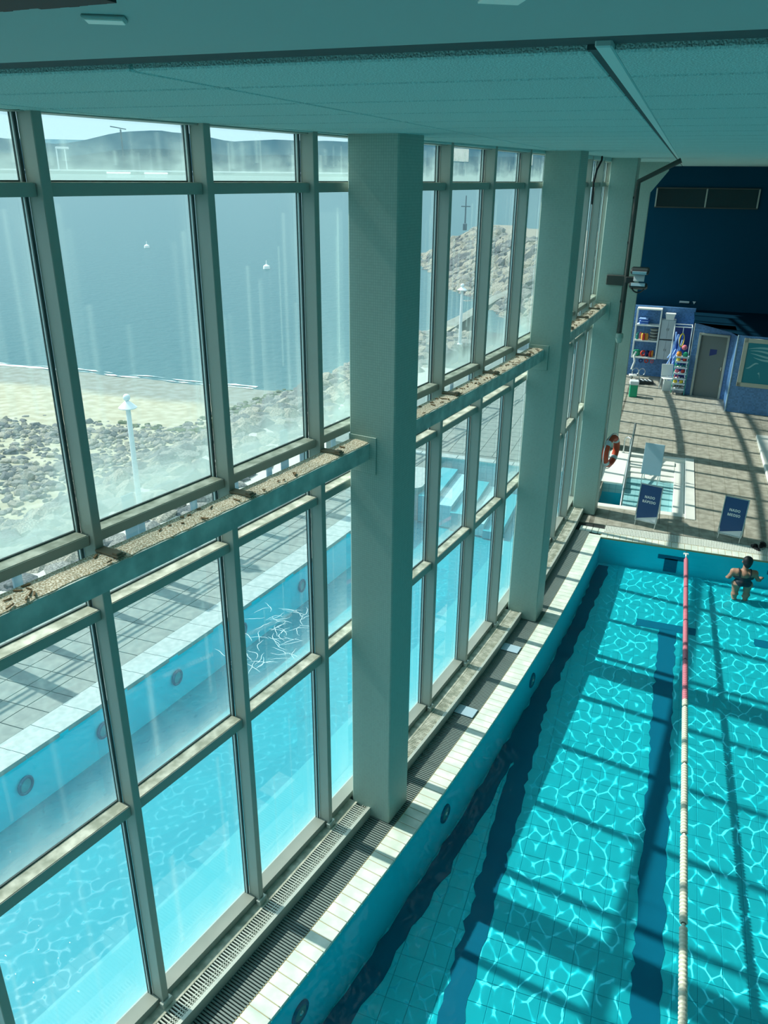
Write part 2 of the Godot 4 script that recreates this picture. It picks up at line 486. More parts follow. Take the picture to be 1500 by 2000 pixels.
func build_shell() -> void:
	var fl := thing("floor", "stained beige tiled pool deck at the far end, striped by window shadows", "", V(3, 0, 24), 0, "", "structure")
	var g := G.new()
	g.abox(V(5.1, -0.15, 25.6), Vector3(7.84, 0.3, 12.8))           # right of the spa, back to the wall
	g.abox(V(5.1, -0.15, 17.65), Vector3(7.84, 0.3, 3.1))
	g.abox(V(0.09, -0.15, 26.7), Vector3(2.18, 0.3, 10.7))
	g.abox(V(0.09, -0.15, 16.63), Vector3(2.18, 0.3, 1.06))
	sweep(g, 16.1, 32.0, rect(0.42, 1.06, -0.3, 0.0))
	g.abox(V(-1.3, -0.15, 27.0), Vector3(0.7, 0.3, 10.0))
	g.abox(V(-1.05, -0.15, 16.6), Vector3(0.3, 0.3, 1.0))
	g.abox(V(10.2, -0.15, 7.0), Vector3(2.6, 0.3, 19.0))
	obj("slab", g, M.deck, fl)
	var wr := G.new(); wr.abox(V(11.6, 3.6, 15), Vector3(0.3, 7.8, 36))
	tag(obj("wall_right", wr, M.wall), "pale wall along the right side of the hall", "", "", "structure")
	var wn := G.new(); wn.abox(V(4.0, 3.6, -3.0), Vector3(16.0, 7.8, 0.3))
	tag(obj("wall_near", wn, M.wall), "pale wall behind the viewing place", "", "", "structure")
	var wf := thing("wall_far", "dark navy wall above the low tiled rooms at the far end", "", V(4, 0, 32), 0, "", "structure")
	var gf := G.new(); gf.abox(V(4.6, 3.7, 31.75), Vector3(14.2, 7.4, 0.3))
	obj("panel", gf, M.navy, wf)
	# strip window high in the dark wall
	var w := thing("window_1", "narrow two-pane strip window with pale frame high in the dark wall", "", V(0.7, 5.93, 31.55), 0, "", "structure")
	for y in [5.93, 6.56]:
		var b := G.new(); b.abox(V(0.67, y, 31.57), Vector3(3.4, 0.045, 0.06), 0.008); obj("frame_rail", b, M.bracket, w)
	for x in [-1.0, 0.66, 2.34]:
		var b := G.new(); b.abox(V(x, 6.245, 31.57), Vector3(0.05, 0.67, 0.06), 0.008); obj("frame_post", b, M.frame_light, w)
	for x in [-0.17, 1.5]:
		var b := G.new(); b.abox(V(x, 6.245, 31.58), Vector3(1.6, 0.6, 0.02)); obj("pane", b, M.dark_glass, w)

func build_ceiling() -> void:
	var ce := thing("ceiling", "teal wood-wool ceiling boards in long rows over the pool hall", "", V(1, 7.1, 12), 0, "", "structure")
	var xs := [-6.05, -4.6, -3.15, -1.7, -0.25, 1.2, 2.65, 4.1, 5.55, 7.0, 8.45, 9.9, 11.45]
	var rest := G.new()
	var ds := [2.36, 2.95]
	while ds[-1] < 31.6: ds.append(ds[-1] + 0.725)
	for i in xs.size() - 1:
		for j in ds.size() - 1:
			var d0: float = ds[j] + 0.024; var d1: float = ds[j + 1] - 0.024
			var xa: float = xs[i] + (0.025 if i == 4 else 0.008); var xb: float = xs[i + 1] - (0.034 if i == 3 else 0.008)
			var la: float = maxf(xa, P(d0, 0.96, 0).x); var lb: float = maxf(xa, P(d1, 0.96, 0).x)
			if maxf(la, lb) > xb - 0.03: continue
			la = minf(la, xb - 0.03); lb = minf(lb, xb - 0.03)
			var y0 := ceil_y(d0); var y1 := ceil_y(d1); var t := 0.045; var b := 0.006
			var g := rest if i > 7 or i < 1 else G.new()
			var bot := [V(la + b, y0, d0 + b), V(xb - b, y0, d0 + b), V(xb - b, y1, d1 - b), V(lb + b, y1, d1 - b)]
			var mid := [V(la, y0 + b, d0), V(xb, y0 + b, d0), V(xb, y1 + b, d1), V(lb, y1 + b, d1)]
			var top := [V(la, y0 + t, d0), V(xb, y0 + t, d0), V(xb, y1 + t, d1), V(lb, y1 + t, d1)]
			g.loft([bot, mid, top], false)
			bot.reverse(); g.fan(bot)
			if g != rest: obj("board", g, M.board, ce)
	tag(obj("board_field", rest, M.board, ce), "", "", "", "stuff")
	var bt := G.new()
	bt.box(Transform3D(Basis(Vector3.RIGHT, 0.0055), V(-0.247, ceil_y(17) + 0.022, 17)), Vector3(0.042, 0.04, 29.4), 0.004)
	obj("batten", bt, M.batten, ce)
	var jn := G.new()
	for j in ds.size():
		var dd: float = ds[j]
		var w := 0.03 if j else 0.24
		if j == 0: dd = 2.12  # wide dark strip paints the shadow band behind the soffit edge
		var xl := P(dd, 0.97, 0).x
		jn.abox(V((xl + 11.4) / 2, ceil_y(dd) + 0.018 + (0.0 if j else 0.01), dd), Vector3(11.4 - xl, 0.02, 2 * w))
	jn.box(Transform3D(Basis(Vector3.RIGHT, 0.0055), V(-0.277, ceil_y(17) + 0.014, 17)), Vector3(0.03, 0.02, 29.3))
	obj("joint_and_shade_strips", jn, M.void, ce)
	var up := G.new(); sweep(up, -3.1, 31.9, rect(-3.0, 0.97, 7.36, 7.6), 0.6); up.abox(V(5.3, 7.481, 14.4), Vector3(13.4, 0.24, 35)); obj("void_deck", up, M.void, ce)
	var ed := G.new(); 
	sweep(ed, 2.3, 31.6, rect(0.80, 1.0, 7.115, 7.3), 1.0); obj("edge_trim", ed, M.batten, ce)
	var so := G.new(); so.abox(V(4.05, 7.18, -0.635), Vector3(15.96, 0.24, 4.93)); sweep(so, -3.1, 1.5, rect(-0.6, 0.97, 7.061, 7.3)); obj("soffit", so, M.soffit, ce)
	for k in 2:  # added plates that imitate lamp reflections; the soffit has no lamps
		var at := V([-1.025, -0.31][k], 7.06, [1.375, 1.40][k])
		var t := thing("lamp_reflection_plate", ["small pale plate standing in for a lamp reflection on the soffit, the left one of two", "small pale plate standing in for a lamp reflection, cut by the top edge of the view"][k], "lamp_reflection_plate", at, 0.5)
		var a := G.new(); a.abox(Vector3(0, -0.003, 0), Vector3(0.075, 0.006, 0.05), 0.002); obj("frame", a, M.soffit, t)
		var c := G.new(); c.abox(Vector3(0, -0.006, 0), Vector3(0.066, 0.006, 0.042), 0.001); obj("pale_face", c, M.lamp_reflection_plate, t)
	# torn sealing strip at the upper left corner
	var s := G.new(); rng.seed = 3
	var n := 60
	for i in n:
		var x0 := -2.0 + 1.13 * i / n; var x1 := -2.0 + 1.13 * (i + 1) / n
		var e := 1.205 + rng.randf_range(-0.006, 0.004)
		s.abox(V((x0 + x1) / 2, 7.052, (0.85 + e) / 2), Vector3(x1 - x0, 0.016, e - 0.85))
	tag(obj("sealing_strip", s, M.rubber), "dark ragged sealing strip along the soffit in the top left corner", "seal strip")

# The glass front: one window per bay, with its mullions, transoms, panes and the salt film on the panes.
func build_front() -> void:
	var bays := [[0, 8, -2.0], [8, 12, 0.0], [12, 16, 0.0], [16, 20, 0.0], [20, 27, 0.0]]
	var names := ["nearest glazed bay, left of the big near column, looking over beach and outdoor pool", "second glazed bay, between the near column and the next, looking towards the stone groyne", "third glazed bay, a narrow slit between second and third columns", "fourth glazed bay, hidden behind the third column", "last glazed bay beside the far wall"]
	var lev := [[0.12, 0.2], [2.27, 2.365], [4.01, 4.085], [4.572, 4.64], [6.685, 6.755], [7.105, 7.16]]
	for bi in 5:
		var w := thing("window_%d" % (bi + 2), names[bi], "", P(MULL[bays[bi][0]], 0.9, 0), 0, "", "structure")
		for mi in range(bays[bi][0], bays[bi][1] + (1 if bi == 4 else 0)):
			var d: float = MULL[mi]
			var f := frame(d, 0.8, 0)
			var g := G.new(); g.box(f * Transform3D(Basis(), Vector3(-0.065, 3.64, 0.034)), Vector3(0.13, 7.04, 0.066), 0.004)
			var mm := obj("mullion", g, M.mullion, w)
			for sd in [-1, 1]:
				var b := G.new(); b.box(f * Transform3D(Basis(), Vector3(-0.136, 3.64, 0.034 + sd * 0.042)), Vector3(0.012, 7.04, 0.02)); obj("gasket", b, M.gasket, mm)
				var c := G.new(); c.box(f * Transform3D(Basis(), Vector3(-0.151, 3.64, 0.034 + sd * 0.041)), Vector3(0.018, 7.04, 0.018)); obj("bead", c, M.bead, mm)
				var e := G.new(); e.box(f * Transform3D(Basis(), Vector3(-0.165, 3.64, 0.034 + sd * 0.043)), Vector3(0.01, 7.04, 0.022)); obj("gasket", e, M.gasket, mm)
			if mi < 27 and bi < 3 and mi > 3:
				var sh := G.new(); sh.box(f * Transform3D(Basis(), Vector3(0.0, 0.15, 0.034)), Vector3(0.05, 0.07, 0.11), 0.006); obj("foot_bracket", sh, M.trim_metal, mm)
		for mi in range(bays[bi][0], mini(bays[bi][1], 27)):
			var d0: float = MULL[mi]; var d1: float = MULL[mi + 1] - 0.07
			for r in 6:
				var g := G.new()
				sweep(g, d0, d1, rect(0.845, 0.975, lev[r][0], lev[r][1]), 1.3)
				var tr := obj("transom", g, M.mullion, w)
				if r > 0 and r < 5 and mi > 2 and mi < 17:
					var dt := G.new(); sweep(dt, d0 + 0.01, d1 - 0.01, rect(0.852, 0.966, lev[r][1], lev[r][1] + 0.004), 1.3); obj("dust", dt, M.sill, tr)
					var gk := G.new(); sweep(gk, d0, d1, rect(0.96, 0.975, lev[r][1], lev[r][1] + 0.014), 1.3); obj("gasket", gk, M.gasket, tr)
				if r == 5: continue
				var y0: float = lev[r][1]; var y1: float = lev[r + 1][0]
				var p := G.new()
				var q := [P(d0, 0.972, y0), P(d1, 0.972, y0), P(d1, 0.972, y1), P(d0, 0.972, y1)]
				p.quad(q[0], q[1], q[2], q[3])
				var pn := obj("pane", p, M.glass, w)
				var fm := G.new()
				fm.quad(P(d0, 0.977, y0), P(d1, 0.977, y0), P(d1, 0.977, y1), P(d0, 0.977, y1))
				var kind: int = 1 if r == 4 else 0 if r == 3 else 2
				obj("salt_film", fm, M["film%d" % (kind * 3 + mi % 3)], pn)
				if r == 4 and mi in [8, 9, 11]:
					var vp := G.new()  # added plate standing in for a bright reflection in the glass
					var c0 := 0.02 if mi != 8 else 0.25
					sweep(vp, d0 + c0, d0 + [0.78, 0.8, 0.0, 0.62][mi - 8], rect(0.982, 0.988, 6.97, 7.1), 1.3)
					obj("pane_glare_plate", vp, M.pane_glare, pn)
	# plinth below the glass, outside
	var pl := G.new(); sweep(pl, -3.0, 31.5, rect(0.935, 1.04, -1.3, 0.12), 0.8)
	tag(obj("wall_left", pl, M.out_coping), "low plinth under the glass front beside the outdoor pool", "", "", "structure")

func build_columns_beams() -> void:
	var cl := ["massive pale mosaic column nearest the viewer, between first and second bays", "second pale column, halfway down the pool edge", "third pale column at the pool's far corner, carrying floodlight and life ring", "farthest pale column with a flared top under the ceiling"]
	for k in 4:
		var d: float = COLD[k]
		var g := G.new()
		var h := ceil_y(d) + 0.02
		g.box(Transform3D(Basis(), Vector3(-0.245, h / 2, 0)), Vector3(0.49, h, 0.43), 0.012)
		var c := thing("column", cl[k], "column", P(d, 0.32, 0), -hd(d), "columns along the glass front")
		obj("shaft", g, M.column, c)
		if k == 3:
			var q := G.new()
			var z := 0.215
			var pr := [Vector2(-0.02, 6.5), Vector2(0.36, 7.02), Vector2(0.36, h), Vector2(-0.02, h)]
			var r0 := []; var r1 := []
			for p in pr: r0.append(Vector3(p.x, p.y, -z)); r1.append(Vector3(p.x, p.y, z))
			q.loft([r0, r1]); obj("haunch", q, M.column, c)
	var bl := ["grit-covered green beam in the nearest bay, running left from the big near column", "grit-covered green beam between the near column and the second one", "short visible grit-covered green beam between second and third columns", "green beam between third and farthest columns"]
	var spans := [[-2.6, 6.44], [6.865, 11.5], [11.93, 16.53], [16.95, 21.51]]
	for k in 4:
		var d0: float = spans[k][0]; var d1: float = spans[k][1]
		var b := thing("beam", bl[k], "beam", P((d0 + d1) / 2, 0.7, 4.36), 0, "beams across the glass front")
		var g := G.new(); sweep(g, d0, d1, rect(0.58, 0.795, 4.36, 4.52), 0.4); obj("body", g, M.beam, b)
		var t := G.new(); rng.seed = 40 + k
		var n := int((d1 - d0) / 0.05)
		var prev := []
		var rings := []
		for i in n + 1:
			var d := d0 + (d1 - d0) * i / n
			var e := 0.578 + rng.randf_range(-0.004, 0.012)
			var r := []
			for p in [Vector2(e, 4.515), Vector2(0.796, 4.515), Vector2(0.796, 4.53), Vector2(0.72, 4.53 + rng.randf() * 0.008), Vector2(0.65, 4.53 + rng.randf() * 0.008), Vector2(e + 0.01, 4.526)]: r.append(P(d, p.x, p.y))
			rings.append(r)
		t.loft(rings); obj("grit_layer", t, M.grit, b)
		var db := G.new()
		for i in 70:
			var fr := frame(rng.randf_range(d0 + 0.05, d1 - 0.05), rng.randf_range(0.6, 0.77), 4.541)
			db.box(fr * Transform3D(Basis(Vector3.UP, rng.randf() * PI), Vector3.ZERO), Vector3(rng.randf_range(0.02, 0.07), 0.008, rng.randf_range(0.008, 0.02)), 0.002)
		tag(obj("debris", db, M.debris, b), "", "", "", "stuff")
		for md in MULL:
			if md > d0 + 0.1 and md < d1 - 0.1 and md > 2.0:
				var f := frame(md, 0.69, 4.545)
				var pg := G.new(); pg.box(f * Transform3D(Basis(Vector3.UP, 0.06), Vector3(-0.01, 0, 0.03)), Vector3(0.21, 0.014, 0.075), 0.003)
				pg.box(f * Transform3D(Basis(), Vector3(0.06, 0.012, 0.03)), Vector3(0.05, 0.02, 0.05), 0.004)
				obj("bracket_plate", pg, M.rust, b)
		if k < 3:
			var ep := G.new(); ep.box(frame(d1, 0.66, 4.4) * Transform3D(Basis(), Vector3(0, 0, 0.008)), Vector3(0.3, 0.36, 0.014), 0.003); obj("end_plate", ep, M.column, b)

func build_edge() -> void:
	# heater trough under the glass, bay by bay
	var hl := ["slotted heater trough along the foot of the nearest glazed bay", "stained heater trough along the foot of the second glazed bay", "stained heater trough along the foot of the third glazed bay", "heater trough in the fourth bay beyond the third column"]
	var spans := [[-2.6, 6.44], [6.865, 11.5], [11.93, 16.53], [16.95, 21.5]]
	for k in 4:
		var d0: float = spans[k][0]; var d1: float = spans[k][1]
		var t := thing("heater_trough", hl[k], "heater", P((d0 + d1) / 2, 0.7, 0), 0, "heater troughs below the glass")
		var g := G.new()
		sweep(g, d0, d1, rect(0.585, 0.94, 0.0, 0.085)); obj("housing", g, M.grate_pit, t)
		var s := G.new(); sweep(s, d0, d1, rect(0.745, 0.94, 0.085, 0.12)); obj("sill_strip", s, M.sill, t)
		var l := G.new(); sweep(l, d0, d1, rect(0.565, 0.6, 0.0, 0.126)); obj("lip", l, M.trim_metal, t)
		var b := G.new()
		if k == 0: d0 = 2.8
		for o in [0.612, 0.634, 0.66]: sweep(b, d0, d1, rect(o, o + 0.006, 0.09, 0.117), 0.6)
		var d: float = d0
		while d < d1 - 0.02:
			b.box(frame(d, 0.672, 0.106), Vector3(0.145, 0.022, 0.013 if k == 0 else 0.021))
			d += 0.029
		tag(obj("grille", b, M.trim_metal if k == 0 else M.sill, t), "", "", "", "stuff")
	# coping tiles
	var cp := thing("trim_1", "row of white glazed coping tiles along the left pool edge", "", P(9, 0.1, 0), 0, "", "structure")
	var bed := G.new(); sweep(bed, -1.0, 15.45, rect(0.03, 0.27, -0.2, -0.006)); obj("bed", bed, M.joint, cp)
	var d := 3.0
	while d < 15.4:
		var e := d + 0.1265
		var j := 0.0035
		var y := 0.0; var c := 0.004
		var g := G.new()
		var lo := [P(d + j, 0.004, y - 0.03), P(e - j, 0.004, y - 0.03), P(e - j, 0.258, y - 0.03), P(d + j, 0.258, y - 0.03)]
		var md := [P(d + j, 0.004, y - c), P(e - j, 0.004, y - c), P(e - j, 0.258, y - c), P(d + j, 0.258, y - c)]
		var hi := [P(d + j + c, 0.004 + c, y), P(e - j - c, 0.004 + c, y), P(e - j - c, 0.258 - c, y), P(d + j + c, 0.258 - c, y)]
		g.loft([lo, md, hi])
		obj("tile", g, M.coping, cp)
		d = e
	# dark gutter grating on the left
	var gr := thing("trim_2", "dark slatted gutter grating between white coping and heater trough", "", P(9, 0.4, 0), 0, "", "structure")
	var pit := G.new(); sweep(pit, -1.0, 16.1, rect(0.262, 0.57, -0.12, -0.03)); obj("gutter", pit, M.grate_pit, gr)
	var sl := G.new()
	d = 2.6
	while d < 15.6:
		sl.box(frame(d, 0.415, -0.012), Vector3(0.3, 0.022, 0.017))
		d += 0.03
	tag(obj("slats", sl, M.grate_dark, gr), "", "", "", "stuff")
	for k in 2:  # two thin pale plates laid on the slats
		var dd: float = [8.75, 10.55][k]
		var c := G.new(); c.box(frame(dd, 0.42, 0.008), Vector3(0.28, 0.016, 0.2), 0.004)
		tag(obj("pale_plate", c, M.pale_board), ["pale plate on the gutter grating, nearer to the big column", "pale plate on the gutter grating, nearer to the second column"][k], "cover plate", "pale plates on the dark grating")
	# far edge: coping, white overflow grate
	var fc := thing("trim_3", "white tiled coping and white overflow grate along the pool's far edge", "", V(4, 0, 15.7), 0, "", "structure")
	var fb := G.new(); fb.abox(V(4.6, -0.15, 15.57), Vector3(10.6, 0.288, 0.27)); obj("bed", fb, M.joint, fc)
	for i in 46:
		var g := G.new(); g.abox(V(-0.62 + i * 0.1265, -0.015, 15.56), Vector3(0.1195, 0.03, 0.246), 0.004); obj("tile", g, M.coping, fc)
	var gb := G.new(); gb.abox(V(4.6, -0.12, 15.9), Vector3(11.0, 0.16, 0.42)); obj("gutter", gb, M.grate_pit, fc)
	var gs := G.new()
	for i in 210: gs.abox(V(-0.62 + i * 0.031, -0.012, 15.89), Vector3(0.02, 0.022, 0.37))
	for i in 6: gs.abox(V(2.6, -0.012, 15.72 + i * 0.07), Vector3(6.5, 0.018, 0.01))
	tag(obj("overflow_slats", gs, M.grate_white, fc), "", "", "", "stuff")
	for i in 5:
		var g := G.new(); g.box(frame(15.75 + 0.0, 0.3 + 0.13 * i - 0.26, -0.014), Vector3(0.12, 0.028, 0.24), 0.004)
		if i < 4: obj("tile", g, M.coping, fc)

func build_pool() -> void:
	var pb := thing("pool_basin", "turquoise tiled indoor pool basin with dark lane markings", "pool", V(3, -1, 9), 0, "", "structure")
	var g := G.new()
	var n := 24
	for i in n:                                     # bed under the tiles, falling towards the viewer
		var a := -1.0 + 16.6 * i / n; var b := -1.0 + 16.6 * (i + 1) / n
		g.quad(V(kx(a) - 0.1, yb(a) - 0.012, a), V(9.0, yb(a) - 0.012, a), V(9.0, yb(b) - 0.012, b), V(kx(b) - 0.1, yb(b) - 0.012, b))
	obj("bed", g, M.pool_grout, pb)
	var w := G.new(); sweep(w, -1.0, 15.5, rect(0.0, 0.2, -1.2, -0.03), 0.5); obj("side_wall", w, M.pool_wall, pb)
	var e := G.new(); e.abox(V(4.1, -0.62, 15.5), Vector3(10.4, 1.16, 0.14)); obj("end_wall", e, M.pool_wall, pb)
	var r := G.new(); r.abox(V(9.05, -0.6, 7.2), Vector3(0.2, 1.2, 16.8)); obj("side_wall", r, M.pool_wall, pb)
	var nr := G.new(); nr.abox(V(3.5, -0.6, -1.05), Vector3(13, 1.2, 0.2)); obj("end_wall", nr, M.pool_wall, pb)
	# floor tiles, the 300 that show largest on their own
	var S := 0.25
	var cells := []
	for j in 58:
		for i in 52:
			var x0 := -3.25 + i * S; var d0 := 0.9 + j * S
			if d0 + S > 15.46: continue
			var xl := maxf(x0, maxf(kx(d0), kx(d0 + S)) + 0.0)
			if xl > x0 + S - 0.04: continue
			cells.append([xl, x0 + S, d0, d0 + S, V(x0 + S / 2, 0, d0 + S / 2).distance_to(cam.position) if in_view(V(x0 + S / 2, yb(d0), d0 + S / 2)) else 99.0])
	cells.sort_custom(func(a, b): return a[4] < b[4])
	var rest := G.new(); var k := 0
	for c in cells:
		var t := rest if k >= 300 else G.new()
		var j := 0.002; var h := 0.004; var b := 0.002
		var a0: float = c[0] + j; var a1: float = c[1] - j; var b0: float = c[2] + j; var b1: float = c[3] - j
		var lo := [V(a0, yb(b0) - h, b0), V(a0, yb(b1) - h, b1), V(a1, yb(b1) - h, b1), V(a1, yb(b0) - h, b0)]
		var md := [V(a0, yb(b0) - b, b0), V(a0, yb(b1) - b, b1), V(a1, yb(b1) - b, b1), V(a1, yb(b0) - b, b0)]
		var hi := [V(a0 + b, yb(b0), b0 + b), V(a0 + b, yb(b1), b1 - b), V(a1 - b, yb(b1), b1 - b), V(a1 - b, yb(b0), b0 + b)]
		lo.reverse(); md.reverse(); hi.reverse()
		t.loft([lo, md, hi], false); hi = hi.duplicate(); t.fan(hi)
		if k < 300: obj("floor_tile", t, M.pool_tile, pb)
		k += 1
	tag(obj("floor_tile_field", rest, M.pool_tile, pb), "", "", "", "stuff")
	# lane markings of dark tile
	rng.seed = 8
	for m in [[0.61, 0.9, 0.5, 13.2], [2.66, 2.95, 0.5, 13.2], [-1.19, -0.93, 0.5, 10.45]]:
		obj("lane_marking", strip(m[0], m[1], m[2], m[3]), M.pool_line, pb)
	for m in [[0.22, 1.24], [2.21, 3.3]]:
		obj("lane_marking", strip(m[0], m[1], 13.15, 13.39, 0.012), M.pool_line, pb)
	var ws := G.new()
	var prev := []
	for i in 80:
		var d := 2.0 + 13.3 * i / 79
		var o := -0.02 + rng.randf_range(-0.02, 0.02); var q := -0.26 + rng.randf_range(-0.03, 0.03)
		var cur := [P(d, o, yb(d) + 0.004), P(d, q, yb(d) + 0.004)]
		if prev: ws.quad(prev[0], prev[1], cur[1], cur[0])
		prev = cur
	obj("lane_marking", ws, M.pool_line, pb)
	for x in [0.74, 2.78]:
		var t := G.new(); t.abox(V(x + 0.02, -0.235, 15.425), Vector3(0.56, 0.09, 0.012)); t.abox(V(x, -0.4, 15.425), Vector3(0.25, 0.3, 0.012)); obj("wall_target", t, M.pool_line, pb)
	# lamps in the side wall
	for q in 3:
		var d: float = [7.25, 10.4, 4.38][q]
		var t := thing("underwater_light", ["round underwater lamp in the pool wall below the big near column", "round underwater lamp in the pool wall beyond the near column", "round underwater lamp in the pool wall at the bottom edge of the view"][q], "pool light", P(d, -0.005, -0.36), PI / 2 - hd(d), "lamps in the indoor pool wall")
		var a := G.new(); a.torus(Transform3D(), 0.1, 0.022, 0, TAU, 24, 8); obj("rim", a, M.pool_line, t)
		var b := G.new(); b.lathe(Transform3D(Basis(Vector3.RIGHT, PI / 2), Vector3.ZERO), [Vector2(0.1, 0.0), Vector2(0.07, 0.015), Vector2(0.0, 0.02)], 20); obj("lens", b, M.c_teal, t)
		var c := G.new(); c.lathe(Transform3D(Basis(Vector3.RIGHT, PI / 2), Vector3(0, 0, 0.018)), [Vector2(0.03, 0.0), Vector2(0.02, 0.012), Vector2(0.0, 0.014)], 12); obj("screw_cap", c, M.steel, t)
	# water sheet
	var wt := G.new()
	for i in n:
		var a := -1.0 + 16.43 * i / n; var b := -1.0 + 16.43 * (i + 1) / n
		wt.quad(V(kx(a), WL, a), V(9.0, WL, a), V(9.0, WL, b), V(kx(b), WL, b))
	tag(obj("pool_water", wt, M.water), "clear turquoise water filling the indoor pool", "water", "", "stuff")
	# lane rope
	var rp := thing("lane_rope", "lane rope of red floats at the far end and white floats near", "lane rope", V(0.99, -0.08, 8), 0)
	var lr := G.new(); var lw := G.new()
	var d := 15.1
	while d > 0.2:
		var gap := fposmod(15.1 - d, 1.25) < 0.05
		var t := Transform3D(Basis(Vector3.RIGHT, PI / 2), V(0.99, -0.035, d))
		var rr := 0.02 if gap else 0.042
		(lr if d > 10.25 else lw).lathe(t, [Vector2(rr * 0.6, 0.0), Vector2(rr, 0.012), Vector2(rr, 0.034), Vector2(rr * 0.6, 0.046)], 10)
		d -= 0.048
	tag(obj("red_floats", lr, M.rope_red, rp), "red floats", "", "", "stuff")
	tag(obj("white_floats", lw, M.rope_white, rp), "white floats", "", "", "stuff")
	var cb := G.new(); cb.tube([V(0.99, -0.035, 15.45), V(0.99, -0.035, 0.2)], 0.008, 6); obj("cable", cb, M.steel, rp)
	var hk := G.new(); hk.abox(V(0.99, -0.03, 15.27), Vector3(0.1, 0.03, 0.05), 0.006); hk.tube([V(0.99, -0.03, 15.25), V(0.99, -0.03, 15.12)], 0.016, 8); obj("hook", hk, M.white, rp)

func strip(x0: float, x1: float, d0: float, d1: float, wob := 0.03) -> G:
	var g := G.new(); var n := int((d1 - d0) / 0.12) + 1
	var prev := []
	for i in n + 1:
		var d := d0 + (d1 - d0) * i / n
		var cur := [V(x0 + rng.randf_range(-wob, wob), yb(d) + 0.004, d), V(x1 + rng.randf_range(-wob, wob), yb(d) + 0.004, d)]
		if prev: g.quad(prev[0], prev[1], cur[1], cur[0])
		prev = cur
	return g

# ------------------------------------------------------------------ outdoors
func wedge(g: G, pts: Array, y0: float, y1: float) -> void:   # upright prism over plan points (x, d), counter-clockwise seen from above
	var a := []; var b := []
	for p in pts: a.append(V(p.x, y0, p.y)); b.append(V(p.x, y1, p.y))
	g.loft([a, b])

